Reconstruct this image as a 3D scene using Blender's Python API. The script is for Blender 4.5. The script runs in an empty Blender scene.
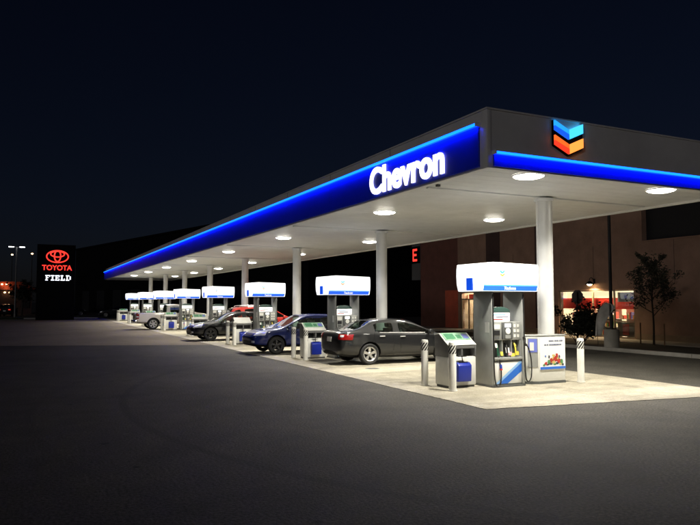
import bpy, bmesh, math, random
from mathutils import Vector, Matrix
from mathutils.bvhtree import BVHTree
R = math.radians
random.seed(7)
scene = bpy.context.scene
C = scene.collection

# ------------------------------------------------------------------ camera, sky, exposure
cam_d = bpy.data.cameras.new('camera'); cam = bpy.data.objects.new('camera', cam_d); C.objects.link(cam)
cam.location = (0, 0, 2.0)
cam.rotation_euler = (R(90 + 3.42), 0, R(-25.9))
cam_d.sensor_width = 36.0; cam_d.lens = 659.8 / 700 * 36.0
cam_d.clip_start = 0.1; cam_d.clip_end = 3000
scene.camera = cam
w = bpy.data.worlds.new('World'); scene.world = w; w.use_nodes = True
nt = w.node_tree; nt.nodes.clear()
sky = nt.nodes.new('ShaderNodeTexSky'); sky.sky_type = 'NISHITA'; sky.sun_disc = False
SUN_EL, SUN_AZ = R(16.0), R(238)      # sky and added fill sun, low behind the camera's left shoulder (compass azimuth, clockwise from +Y)
sky.sun_elevation = SUN_EL; sky.sun_rotation = SUN_AZ; sky.air_density = 1.0; sky.ozone_density = 2.0
tint = nt.nodes.new('ShaderNodeMix'); tint.data_type = 'RGBA'; tint.blend_type = 'MULTIPLY'
tint.inputs['Factor'].default_value = 1.0; tint.inputs[7].default_value = (0.56, 0.56, 0.90, 1)
bg = nt.nodes.new('ShaderNodeBackground'); bg.inputs['Strength'].default_value = 0.0022
outw = nt.nodes.new('ShaderNodeOutputWorld')
nt.links.new(sky.outputs[0], tint.inputs[6]); nt.links.new(tint.outputs[2], bg.inputs['Color']); nt.links.new(bg.outputs[0], outw.inputs[0])
scene.view_settings.view_transform = 'Standard'; scene.view_settings.look = 'None'
scene.view_settings.exposure = 0.0; scene.view_settings.gamma = 1.0; scene.view_settings.use_curve_mapping = False
try:
    scene.render.engine = 'CYCLES'
    scene.cycles.use_denoising = True
    scene.cycles.max_bounces = 8; scene.cycles.diffuse_bounces = 4; scene.cycles.glossy_bounces = 4
    scene.cycles.transparent_max_bounces = 16
    scene.cycles.sample_clamp_indirect = 6.0
    scene.cycles.caustics_reflective = False; scene.cycles.caustics_refractive = False
except Exception:
    pass
CANOPY_WATTS = 305.0
fascia_fill_d = bpy.data.lights.new('fascia_fill', 'SUN'); fascia_fill_d.energy = 0.19; fascia_fill_d.angle = R(6); fascia_fill_d.color = (1.0, 0.96, 0.92)  # added fill sun: brightens the canopy fascia in place of unseen street lamps
fascia_fill = bpy.data.objects.new('fascia_fill', fascia_fill_d); C.objects.link(fascia_fill)
fascia_fill.rotation_euler = Vector((-math.sin(SUN_AZ) * math.cos(SUN_EL), -math.cos(SUN_AZ) * math.cos(SUN_EL), -math.sin(SUN_EL))).to_track_quat('-Z', 'Y').to_euler()

# ------------------------------------------------------------------ materials
MATS = {}
def mat(name, col, rough=0.5, metal=0.0, var=0.0, vscale=6.0, bump=0.0, bscale=40.0, coat=0.0, emit=0.0, ecol=None, spec=0.5, alpha=1.0, rvar=0.0):
    if name in MATS: return MATS[name]
    m = bpy.data.materials.new(name); m.use_nodes = True
    n = m.node_tree; b = n.nodes['Principled BSDF']
    b.inputs['Base Color'].default_value = (*col, 1); b.inputs['Roughness'].default_value = rough
    b.inputs['Metallic'].default_value = metal; b.inputs['Specular IOR Level'].default_value = spec
    b.inputs['Coat Weight'].default_value = coat; b.inputs['Coat Roughness'].default_value = 0.04
    if emit > 0:
        b.inputs['Emission Color'].default_value = (*(ecol or col), 1); b.inputs['Emission Strength'].default_value = emit
    tc = n.nodes.new('ShaderNodeNewGeometry')
    if var > 0 or rvar > 0:
        nz = n.nodes.new('ShaderNodeTexNoise'); nz.inputs['Scale'].default_value = vscale; nz.inputs['Detail'].default_value = 5
        nz.inputs['Roughness'].default_value = 0.62
        n.links.new(tc.outputs['Position'], nz.inputs['Vector'])
        if var > 0:
            cr = n.nodes.new('ShaderNodeValToRGB')
            cr.color_ramp.elements[0].position = 0.3; cr.color_ramp.elements[1].position = 0.72
            cr.color_ramp.elements[0].color = (*[max(0, c * (1 - var)) for c in col], 1)
            cr.color_ramp.elements[1].color = (*[min(1, c * (1 + var * 0.6)) for c in col], 1)
            n.links.new(nz.outputs['Fac'], cr.inputs['Fac']); n.links.new(cr.outputs['Color'], b.inputs['Base Color'])
        if rvar > 0:
            mr = n.nodes.new('ShaderNodeMapRange')
            mr.inputs['To Min'].default_value = max(0.02, rough - rvar); mr.inputs['To Max'].default_value = min(1, rough + rvar)
            n.links.new(nz.outputs['Fac'], mr.inputs['Value']); n.links.new(mr.outputs[0], b.inputs['Roughness'])
    if bump > 0:
        nb = n.nodes.new('ShaderNodeTexNoise'); nb.inputs['Scale'].default_value = bscale; nb.inputs['Detail'].default_value = 4
        n.links.new(tc.outputs['Position'], nb.inputs['Vector'])
        bp = n.nodes.new('ShaderNodeBump'); bp.inputs['Strength'].default_value = bump; bp.inputs['Distance'].default_value = 0.02
        n.links.new(nb.outputs['Fac'], bp.inputs['Height']); n.links.new(bp.outputs[0], b.inputs['Normal'])
    MATS[name] = m
    return m

def ground_mat(name, dark, light, fine, blotch, rough, speck=0.0, tracks=False, stain=0.0, lanes=False):
    m = bpy.data.materials.new(name); m.use_nodes = True
    n = m.node_tree; b = n.nodes['Principled BSDF']; L = n.links.new
    tc = n.nodes.new('ShaderNodeNewGeometry')
    def noise(scale, detail=4, rg=0.6, dist=0.0):
        z = n.nodes.new('ShaderNodeTexNoise'); z.inputs['Scale'].default_value = scale; z.inputs['Detail'].default_value = detail
        z.inputs['Roughness'].default_value = rg; z.inputs['Distortion'].default_value = dist
        L(tc.outputs['Position'], z.inputs['Vector']); return z
    big = noise(blotch, 5, 0.6, 0.6); mid = noise(blotch * 9, 6, 0.65); fn = noise(fine, 3, 0.7)
    r1 = n.nodes.new('ShaderNodeValToRGB')
    r1.color_ramp.elements[0].position = 0.38; r1.color_ramp.elements[1].position = 0.62
    r1.color_ramp.elements[0].color = (*dark, 1); r1.color_ramp.elements[1].color = (*light, 1)
    mx = n.nodes.new('ShaderNodeMath'); mx.operation = 'MULTIPLY_ADD'; mx.inputs[1].default_value = 0.45
    mh = n.nodes.new('ShaderNodeMath'); mh.operation = 'MULTIPLY'; mh.inputs[1].default_value = 0.55
    L(big.outputs['Fac'], mh.inputs[0]); L(mid.outputs['Fac'], mx.inputs[0]); L(mh.outputs[0], mx.inputs[2]); L(mx.outputs[0], r1.inputs['Fac'])
    col = r1.outputs['Color']
    r2 = n.nodes.new('ShaderNodeValToRGB')
    r2.color_ramp.elements[0].position = 0.35; r2.color_ramp.elements[1].position = 0.7
    r2.color_ramp.elements[0].color = (1 - speck, 1 - speck, 1 - speck, 1); r2.color_ramp.elements[1].color = (1 + speck, 1 + speck, 1 + speck, 1)
    L(fn.outputs['Fac'], r2.inputs['Fac'])
    mm = n.nodes.new('ShaderNodeMix'); mm.data_type = 'RGBA'; mm.blend_type = 'MULTIPLY'; mm.inputs['Factor'].default_value = 1.0
    L(col, mm.inputs[6]); L(r2.outputs['Color'], mm.inputs[7]); col = mm.outputs[2]
    if stain > 0:
        st = noise(0.9, 4, 0.55, 0.8)
        rs = n.nodes.new('ShaderNodeValToRGB'); rs.color_ramp.elements[0].position = 0.56; rs.color_ramp.elements[1].position = 0.72
        rs.color_ramp.elements[0].color = (0, 0, 0, 1); rs.color_ramp.elements[1].color = (stain, stain, stain, 1)
        L(st.outputs['Fac'], rs.inputs['Fac'])
        ms = n.nodes.new('ShaderNodeMix'); ms.data_type = 'RGBA'; ms.blend_type = 'MIX'
        L(rs.outputs['Color'], ms.inputs['Factor']); L(col, ms.inputs[6]); ms.inputs[7].default_value = (dark[0] * .4, dark[1] * .38, dark[2] * .36, 1)
        col = ms.outputs[2]
    if tracks:   # curved tyre marks worn into the asphalt: rings of large radius, broken up by noise
        def ring(cx, cy, rad, wid, amount, colr):
            nonlocal col
            mp = n.nodes.new('ShaderNodeVectorMath'); mp.operation = 'DISTANCE'; mp.inputs[1].default_value = (cx, cy, 0)
            L(tc.outputs['Position'], mp.inputs[0])
            sb = n.nodes.new('ShaderNodeMath'); sb.operation = 'SUBTRACT'; sb.inputs[1].default_value = rad; L(mp.outputs['Value'], sb.inputs[0])
            ab = n.nodes.new('ShaderNodeMath'); ab.operation = 'ABSOLUTE'; L(sb.outputs[0], ab.inputs[0])
            mr = n.nodes.new('ShaderNodeMapRange'); mr.interpolation_type = 'SMOOTHSTEP'
            mr.inputs['From Min'].default_value = wid * 0.5; mr.inputs['From Max'].default_value = wid * 1.3
            mr.inputs['To Min'].default_value = amount; mr.inputs['To Max'].default_value = 0.0; L(ab.outputs[0], mr.inputs['Value'])
            ml = n.nodes.new('ShaderNodeMath'); ml.operation = 'MULTIPLY'; L(mr.outputs[0], ml.inputs[0]); L(mid.outputs['Fac'], ml.inputs[1])
            mk = n.nodes.new('ShaderNodeMix'); mk.data_type = 'RGBA'; L(ml.outputs[0], mk.inputs['Factor']); L(col, mk.inputs[6]); mk.inputs[7].default_value = (*colr, 1)
            col = mk.outputs[2]
        dk = (0.012, 0.012, 0.012)
        ring(13.8, 12.5, 12.15, 0.09, 0.62, dk); ring(13.8, 12.5, 13.75, 0.08, 0.22, dk)
        ring(-14, 30, 25.0, 0.16, 0.2, dk); ring(30, -6, 21.5, 0.14, 0.25, dk)
    if lanes:    # tyre-blackened wheel paths across the pad, one pair per filling lane
        sx = n.nodes.new('ShaderNodeSeparateXYZ'); L(tc.outputs['Position'], sx.inputs[0])
        def mth(op, a, v=None, v2=None):
            q = n.nodes.new('ShaderNodeMath'); q.operation = op
            L(a, q.inputs[0])
            if v is not None:
                if isinstance(v, (int, float)): q.inputs[1].default_value = v
                else: L(v, q.inputs[1])
            if v2 is not None: q.inputs[2].default_value = v2
            return q.outputs[0]
        f0 = mth('FRACT', mth('MULTIPLY_ADD', sx.outputs[1], 1 / 8.75, 0.5 - 17.35 / 8.75 + 10.0))
        dd0 = mth('ABSOLUTE', mth('MULTIPLY_ADD', f0, 8.75, -4.375))
        for c0, wd, am in ((0.95, 0.22, 0.55), (2.6, 0.25, 0.5), (3.35, 0.35, 0.35)):
            d0 = mth('ABSOLUTE', mth('SUBTRACT', dd0, c0))
            mr = n.nodes.new('ShaderNodeMapRange'); mr.interpolation_type = 'SMOOTHSTEP'
            mr.inputs['From Min'].default_value = wd * .3; mr.inputs['From Max'].default_value = wd * 1.6; mr.inputs['To Min'].default_value = am; mr.inputs['To Max'].default_value = 0.0
            L(d0, mr.inputs['Value']); fac = mth('MULTIPLY', mr.outputs[0], mid.outputs['Fac'])
            mk = n.nodes.new('ShaderNodeMix'); mk.data_type = 'RGBA'; L(fac, mk.inputs['Factor']); L(col, mk.inputs[6]); mk.inputs[7].default_value = (0.07, 0.065, 0.055, 1); col = mk.outputs[2]
    if tracks:
        for sc_, thr, cc in ((1.1, 0.07, (0.010, 0.010, 0.010)), (0.55, 0.035, (0.16, 0.15, 0.13)), (0.33, 0.055, (0.012, 0.011, 0.010))):
            vo = n.nodes.new('ShaderNodeTexVoronoi'); vo.inputs['Scale'].default_value = sc_; L(tc.outputs['Position'], vo.inputs['Vector'])
            ad = n.nodes.new('ShaderNodeMath'); ad.operation = 'MULTIPLY_ADD'; ad.inputs[1].default_value = 0.10; L(mid.outputs['Fac'], ad.inputs[0]); L(vo.outputs['Distance'], ad.inputs[2])
            mr = n.nodes.new('ShaderNodeMapRange'); mr.inputs['From Min'].default_value = thr + 0.03; mr.inputs['From Max'].default_value = thr + 0.06
            mr.inputs['To Min'].default_value = 0.75; mr.inputs['To Max'].default_value = 0.0; L(ad.outputs[0], mr.inputs['Value'])
            mk = n.nodes.new('ShaderNodeMix'); mk.data_type = 'RGBA'; L(mr.outputs[0], mk.inputs['Factor']); L(col, mk.inputs[6]); mk.inputs[7].default_value = (*cc, 1); col = mk.outputs[2]
    L(col, b.inputs['Base Color'])
    rr = n.nodes.new('ShaderNodeMapRange'); rr.inputs['To Min'].default_value = rough - 0.12; rr.inputs['To Max'].default_value = rough + 0.1
    L(mid.outputs['Fac'], rr.inputs['Value']); L(rr.outputs[0], b.inputs['Roughness']); b.inputs['Specular IOR Level'].default_value = 0.3
    bp = n.nodes.new('ShaderNodeBump'); bp.inputs['Strength'].default_value = 0.7; bp.inputs['Distance'].default_value = 0.02
    L(fn.outputs['Fac'], bp.inputs['Height']); L(bp.outputs[0], b.inputs['Normal'])
    MATS[name] = m; return m

def glass_mat(name, tintc=(0.55, 0.62, 0.60), refl=0.12):
    m = bpy.data.materials.new(name); m.use_nodes = True
    n = m.node_tree; n.nodes.clear()
    o = n.nodes.new('ShaderNodeOutputMaterial'); mx = n.nodes.new('ShaderNodeMixShader')
    t = n.nodes.new('ShaderNodeBsdfTransparent'); t.inputs[0].default_value = (*tintc, 1)
    g = n.nodes.new('ShaderNodeBsdfGlossy'); g.inputs['Roughness'].default_value = 0.02
    f = n.nodes.new('ShaderNodeLayerWeight'); f.inputs['Blend'].default_value = 0.22
    mr = n.nodes.new('ShaderNodeMapRange'); mr.inputs['To Min'].default_value = refl * 0.45; mr.inputs['To Max'].default_value = min(1.0, refl * 5)
    n.links.new(f.outputs['Fresnel'], mr.inputs['Value']); n.links.new(mr.outputs[0], mx.inputs[0])
    n.links.new(t.outputs[0], mx.inputs[1]); n.links.new(g.outputs[0], mx.inputs[2]); n.links.new(mx.outputs[0], o.inputs[0])
    MATS[name] = m; return m

M = MATS
ground_mat('asphalt', (0.036, 0.033, 0.0275), (0.083, 0.076, 0.063), 26, 0.16, 0.82, 0.62, True, 0.35)
ground_mat('concrete_pad', (0.26, 0.235, 0.175), (0.45, 0.41, 0.325), 30, 0.35, 0.75, 0.22, False, 0.55, True)
ground_mat('old_asphalt', (0.15, 0.124, 0.088), (0.215, 0.18, 0.132), 26, 0.2, 0.85, 0.4, False, 0.35)
ground_mat('concrete_walk', (0.26, 0.245, 0.22), (0.34, 0.32, 0.29), 90, 0.5, 0.85, 0.14, False, 0.2)
ground_mat('mulch', (0.018, 0.014, 0.010), (0.04, 0.032, 0.022), 60, 0.8, 0.95, 0.45)
ground_mat('turf', (0.012, 0.02, 0.008), (0.03, 0.045, 0.016), 40, 0.4, 0.95, 0.4)
mat('canopy_white', (0.80, 0.81, 0.815), 0.42, var=0.08, vscale=1.5, rvar=0.08)
mat('fascia_grey', (0.78, 0.765, 0.765), 0.5, var=0.10, vscale=1.2)
mat('fascia_blue', (0.008, 0.034, 0.70), 0.5, var=0.05, vscale=1.0)
mat('led_blue', (0.01, 0.16, 1.0), 0.4, emit=2.6, ecol=(0.006, 0.20, 1.0))
mat('led_emitter', (0.01, 0.16, 1.0), 0.4, emit=30.0, ecol=(0.0008, 0.014, 1.0))
mat('letter_white', (0.9, 0.9, 0.9), 0.4, emit=1.7, ecol=(1, 0.98, 1))
mat('band_text', (0.9, 0.9, 0.9), 0.4, emit=0.6)
mat('letter_side', (0.05, 0.08, 0.4), 0.4)
mat('emb_cyan', (0.1, 0.6, 1), 0.3, emit=1.7, ecol=(0.05, 0.50, 1.0))
mat('emb_blue', (0.02, 0.15, 0.8), 0.3, emit=1.0, ecol=(0.01, 0.12, 0.9))
mat('emb_sky', (0.02, 0.3, 0.9), 0.3, emit=1.2, ecol=(0.02, 0.36, 1.0))
mat('emb_orange', (1, 0.4, 0.1), 0.3, emit=1.6, ecol=(1.0, 0.30, 0.05))
mat('emb_red', (0.9, 0.06, 0.03), 0.3, emit=1.1, ecol=(0.95, 0.05, 0.02))
mat('emb_amber', (1, 0.25, 0.04), 0.3, emit=1.2, ecol=(1.0, 0.14, 0.02))
mat('dark_trim', (0.02, 0.02, 0.022), 0.5)
mat('column_steel', (0.72, 0.72, 0.71), 0.36, metal=0.1, var=0.07, vscale=3, rvar=0.1)
mat('lamp_housing', (0.75, 0.75, 0.74), 0.4)
mat('lamp_lens', (1, 1, 1), 0.3, emit=34.0, ecol=(1.0, 0.94, 0.82))
mat('disp_grey', (0.36, 0.37, 0.36), 0.42, metal=0.2, var=0.12, vscale=4, rvar=0.1)
mat('disp_dark', (0.10, 0.105, 0.105), 0.45, var=0.15, vscale=6)
mat('disp_white', (0.78, 0.78, 0.74), 0.38, var=0.06, vscale=5)
mat('black_rubber', (0.012, 0.012, 0.012), 0.55)
mat('black_plastic', (0.02, 0.02, 0.022), 0.42, var=0.1)
mat('nozzle_green', (0.02, 0.11, 0.06), 0.45)
mat('nozzle_yellow', (0.75, 0.62, 0.08), 0.45)
mat('tag_pink', (0.75, 0.35, 0.38), 0.5)
mat('nozzle_silver', (0.6, 0.6, 0.6), 0.3, metal=0.8)
mat('sleeve_blue', (0.02, 0.06, 0.40), 0.4)
mat('red_paint', (0.55, 0.03, 0.02), 0.4)
mat('topper_white', (0.95, 0.95, 0.95), 0.35, emit=1.25, ecol=(0.95, 0.98, 1.0))
mat('topper_blue', (0.02, 0.10, 0.75), 0.35, emit=0.75, ecol=(0.005, 0.09, 0.9))
mat('topper_sky', (0.05, 0.3, 0.9), 0.35, emit=0.9, ecol=(0.02, 0.27, 1.0))
mat('screen_lit', (0.9, 0.9, 0.9), 0.2, emit=1.1, ecol=(0.9, 0.95, 1.0))
mat('price_lit', (0.9, 0.9, 0.88), 0.3, emit=0.8, ecol=(1.0, 0.97, 0.92))
mat('price_cap', (0.03, 0.07, 0.06), 0.4)
mat('swoosh_blue', (0.02, 0.13, 0.55), 0.35)
mat('swoosh_pale', (0.25, 0.45, 0.75), 0.35)
mat('sticker_white', (0.75, 0.75, 0.72), 0.5)
mat('bollard_white', (0.80, 0.79, 0.74), 0.5, var=0.12, vscale=5, rvar=0.1)
mat('bollard_black', (0.025, 0.025, 0.025), 0.55)
mat('bin_white', (0.80, 0.80, 0.76), 0.42, var=0.08, vscale=5)
mat('bin_grey', (0.14, 0.14, 0.142), 0.5, var=0.12)
mat('bin_sign', (0.30, 0.55, 0.36), 0.4, var=0.35, vscale=14)
mat('bin_sign_dark', (0.05, 0.24, 0.11), 0.4, var=0.2, vscale=20)
mat('bucket_blue', (0.012, 0.03, 0.34), 0.35)
mat('poster_white', (0.82, 0.83, 0.84), 0.4)
mat('poster_blue', (0.03, 0.15, 0.62), 0.4)
mat('poster_text', (0.16, 0.18, 0.26), 0.5)
mat('poster_red', (0.45, 0.04, 0.03), 0.45, var=0.3, vscale=18)
mat('poster_dark', (0.05, 0.05, 0.06), 0.5)
mat('poster_green', (0.10, 0.26, 0.10), 0.5, var=0.4, vscale=20)
mat('poster_gold', (0.62, 0.48, 0.16), 0.5, var=0.4, vscale=20)
mat('panel_violet', (0.16, 0.2, 0.62), 0.4)
glass_mat('car_glass', (0.50, 0.62, 0.57), 0.16)
glass_mat('dark_glass', (0.10, 0.12, 0.12), 0.18)
glass_mat('shop_glass', (0.85, 0.87, 0.86), 0.10)
mat('tyre', (0.016, 0.016, 0.017), 0.75, bump=0.2, bscale=60)
mat('alloy', (0.62, 0.62, 0.62), 0.28, metal=0.85)
mat('alloy_dark', (0.05, 0.05, 0.055), 0.35, metal=0.6)
mat('chrome', (0.85, 0.85, 0.85), 0.1, metal=1.0)
mat('bright_trim', (0.75, 0.75, 0.75), 0.3, metal=0.4)
mat('pillar_black', (0.006, 0.006, 0.006), 0.6, spec=0.2)
mat('underbody', (0.008, 0.008, 0.008), 0.85)
mat('interior', (0.03, 0.03, 0.032), 0.8)
mat('seat_cloth', (0.06, 0.06, 0.062), 0.85)
mat('lens_clear', (0.80, 0.82, 0.85), 0.15, metal=0.2, coat=1.0)
mat('lens_red', (0.25, 0.008, 0.008), 0.12, coat=1.0)
mat('lens_amber', (0.7, 0.25, 0.02), 0.15, coat=1.0)
mat('plate', (0.7, 0.7, 0.68), 0.4)
def paint(name, col, metal=0.0, rough=0.42): return mat(name, col, rough, metal, coat=1.0, rvar=0.04, vscale=2, spec=0.15)
paint('paint_grey', (0.013, 0.0135, 0.015)); paint('paint_blue', (0.006, 0.014, 0.105)); paint('paint_black', (0.0045, 0.0045, 0.006))
paint('paint_silver', (0.76, 0.71, 0.64), 0.0, 0.4); paint('paint_red', (0.34, 0.022, 0.016)); paint('paint_night', (0.014, 0.014, 0.016))
mat('stucco', (0.33, 0.205, 0.15), 0.92, var=0.22, vscale=1.3, bump=0.5, bscale=70)
mat('stucco_dark', (0.07, 0.040, 0.036), 0.92, var=0.2, vscale=1.5, bump=0.4, bscale=60)
mat('stucco_red', (0.15, 0.06, 0.048), 0.92, var=0.2, vscale=1.5, bump=0.4, bscale=60)
mat('plinth', (0.30, 0.22, 0.15), 0.9, var=0.2, vscale=2, bump=0.3)
mat('rust_panel', (0.52, 0.075, 0.028), 0.6, var=0.25, vscale=1.4)
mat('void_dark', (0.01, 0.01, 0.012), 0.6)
mat('frame_metal', (0.20, 0.16, 0.12), 0.45, metal=0.4)
mat('shop_cream', (0.85, 0.72, 0.45), 0.5, emit=1.5, ecol=(1.0, 0.84, 0.52))
mat('shop_red', (0.55, 0.03, 0.025), 0.5, var=0.15)
mat('shop_wall', (0.55, 0.45, 0.33), 0.8)
mat('shop_floor', (0.3, 0.26, 0.2), 0.5)
mat('shelf_metal', (0.35, 0.33, 0.30), 0.5)
for i, c in enumerate([(0.6, 0.08, 0.05), (0.75, 0.65, 0.4), (0.12, 0.35, 0.14), (0.7, 0.35, 0.08), (0.75, 0.75, 0.72), (0.1, 0.15, 0.4)]): mat('goods%d' % i, c, 0.5)
mat('warm_bulb', (1, 0.8, 0.5), 0.3, emit=30.0, ecol=(1.0, 0.72, 0.36))
mat('cool_bulb', (1, 1, 1), 0.3, emit=9.0, ecol=(0.95, 0.97, 1.0))
mat('amber_bulb', (1, 0.7, 0.4), 0.3, emit=8.0, ecol=(1.0, 0.62, 0.30))
mat('dim_red', (0.6, 0.05, 0.03), 0.3, emit=0.55, ecol=(1.0, 0.06, 0.03))
mat('neon_red', (1, 0.08, 0.06), 0.3, emit=1.35, ecol=(1.0, 0.045, 0.03))
mat('neon_white', (1, 1, 1), 0.3, emit=1.6, ecol=(0.88, 0.92, 1.0))
mat('sign_black', (0.0025, 0.0025, 0.003), 0.8, spec=0.1)
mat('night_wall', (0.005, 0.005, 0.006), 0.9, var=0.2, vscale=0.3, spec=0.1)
mat('night_grey', (0.10, 0.10, 0.105), 0.8)
mat('pole_dark', (0.02, 0.02, 0.022), 0.5, metal=0.4)
mat('pole_grey', (0.2, 0.2, 0.2), 0.5, metal=0.4)
mat('sign_back', (0.012, 0.012, 0.014), 0.5)
mat('banner', (0.45, 0.44, 0.44), 0.8, var=0.3, vscale=3)
mat('bark', (0.055, 0.04, 0.03), 0.95, var=0.3, vscale=8)
mat('leaf_dark', (0.05, 0.05, 0.03), 0.7, var=0.4, vscale=5)
mat('leaf_bush', (0.011, 0.016, 0.009), 0.7, var=0.4, vscale=5)
mat('stake_wood', (0.22, 0.14, 0.08), 0.9, var=0.2)

# ------------------------------------------------------------------ mesh helpers
def link(o, parent=None):
    C.objects.link(o)
    if parent: o.parent = parent
    return o
def tag(o, label=None, cat=None, group=None, kind=None):
    if label: o['label'] = label
    if cat: o['category'] = cat
    if group: o['group'] = group
    if kind: o['kind'] = kind
    return o
def thing(name, label, cat, loc=(0, 0, 0), rotz=0.0, group=None):
    o = bpy.data.objects.new(name, None); o.empty_display_size = 0.2; link(o)
    o.location = loc; o.rotation_euler = (0, 0, rotz)
    return tag(o, label, cat, group)
def part_empty(name, parent, loc=(0, 0, 0)):
    o = bpy.data.objects.new(name, None); o.empty_display_size = 0.05; link(o, parent); o.location = loc; return o
def copy_tree(o, parent=None):
    c = o.copy(); link(c); c.parent = parent
    for ch in o.children: copy_tree(ch, c)
    return c

class MB:
    def __init__(s): s.v = []; s.f = []
    def add(s, vs, fs):
        o = len(s.v); s.v += [tuple(v) for v in vs]; s.f += [tuple(i + o for i in f) for f in fs]; return s
    def box(s, x0, x1, y0, y1, z0, z1):
        vs = [(x, y, z) for x in (x0, x1) for y in (y0, y1) for z in (z0, z1)]
        return s.add(vs, [(0, 1, 3, 2), (4, 6, 7, 5), (0, 4, 5, 1), (2, 3, 7, 6), (0, 2, 6, 4), (1, 5, 7, 3)])
    def prism(s, poly, axis, a, b):
        n = len(poly)
        def P(p, t):
            return (t, p[0], p[1]) if axis == 0 else (p[0], t, p[1]) if axis == 1 else (p[0], p[1], t)
        vs = [P(p, a) for p in poly] + [P(p, b) for p in poly]
        fs = [tuple(range(n))[::-1], tuple(range(n, 2 * n))] + [(i, (i + 1) % n, (i + 1) % n + n, i + n) for i in range(n)]
        return s.add(vs, fs)
    def cyl(s, p0, p1, r0, r1=None, n=16, caps=True):
        r1 = r0 if r1 is None else r1
        p0 = Vector(p0); p1 = Vector(p1); d = (p1 - p0).normalized()
        u = d.orthogonal().normalized(); v = d.cross(u)
        vs = []
        for p, r in ((p0, r0), (p1, r1)):
            for i in range(n):
                a = 2 * math.pi * i / n; vs.append(p + u * (r * math.cos(a)) + v * (r * math.sin(a)))
        fs = [(i, (i + 1) % n, (i + 1) % n + n, i + n) for i in range(n)]
        if caps: fs += [tuple(range(n))[::-1], tuple(range(n, 2 * n))]
        return s.add(vs, fs)
    def lathe(s, prof, n=24, org=(0, 0, 0), axis=2):
        vs = []; m = len(prof)
        for i in range(n):
            a = 2 * math.pi * i / n; c, q = math.cos(a), math.sin(a)
            for r, h in prof:
                p = (r * c, r * q, h) if axis == 2 else (r * c, h, r * q)
                vs.append((p[0] + org[0], p[1] + org[1], p[2] + org[2]))
        fs = []
        for i in range(n):
            j = (i + 1) % n
            for k in range(m - 1): fs.append((i * m + k, j * m + k, j * m + k + 1, i * m + k + 1))
        return s.add(vs, fs)
    def tube(s, pts, r, n=8, smooth=6):
        pts = [Vector(p) for p in pts]
        if smooth and len(pts) > 2:
            q = []
            P = [pts[0] * 2 - pts[1]] + pts + [pts[-1] * 2 - pts[-2]]
            for i in range(1, len(P) - 2):
                for k in range(smooth):
                    t = k / smooth; a, b, c, d = P[i - 1], P[i], P[i + 1], P[i + 2]
                    q.append(0.5 * ((2 * b) + (c - a) * t + (2 * a - 5 * b + 4 * c - d) * t * t + (3 * b - a - 3 * c + d) * t ** 3))
            q.append(pts[-1]); pts = q
        vs = []; u = None; N = len(pts)
        for i, p in enumerate(pts):
            d = (pts[min(i + 1, N - 1)] - pts[max(i - 1, 0)]).normalized()
            if u is None: u = d.orthogonal().normalized()
            u = (u - d * u.dot(d)).normalized(); v = d.cross(u)
            for k in range(n):
                a = 2 * math.pi * k / n; rr = r(i / (N - 1)) if callable(r) else r
                vs.append(p + u * (rr * math.cos(a)) + v * (rr * math.sin(a)))
        fs = [(i * n + k, i * n + (k + 1) % n, (i + 1) * n + (k + 1) % n, (i + 1) * n + k) for i in range(N - 1) for k in range(n)]
        fs += [tuple(range(n))[::-1], tuple(range((N - 1) * n, N * n))]
        return s.add(vs, fs)
    def mesh(s, name, bevel=0.0, seg=2, smooth=False):
        me = bpy.data.meshes.new(name); me.from_pydata(s.v, [], s.f)
        bm = bmesh.new(); bm.from_mesh(me)
        bmesh.ops.recalc_face_normals(bm, faces=bm.faces)
        if bevel > 0:
            es = [e for e in bm.edges if len(e.link_faces) == 2 and e.calc_face_angle(0) > 0.5]
            bmesh.ops.bevel(bm, geom=es, offset=bevel, segments=seg, profile=0.5, affect='EDGES', clamp_overlap=True)
        bm.to_mesh(me); bm.free()
        if smooth or bevel > 0:
            for p in me.polygons: p.use_smooth = True
            me.set_sharp_from_angle(angle=R(38))
        return me
    def build(s, name, m, parent=None, bevel=0.0, seg=2, smooth=False, loc=None):
        me = s.mesh(name, bevel, seg, smooth); me.materials.append(MATS[m] if isinstance(m, str) else m)
        o = bpy.data.objects.new(name, me); link(o, parent)
        if loc: o.location = loc
        return o
def obj_from(me, name, parent=None, loc=None):
    o = bpy.data.objects.new(name, me); link(o, parent)
    if loc: o.location = loc
    return o
def struct(o): o['kind'] = 'structure'; return o

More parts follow.
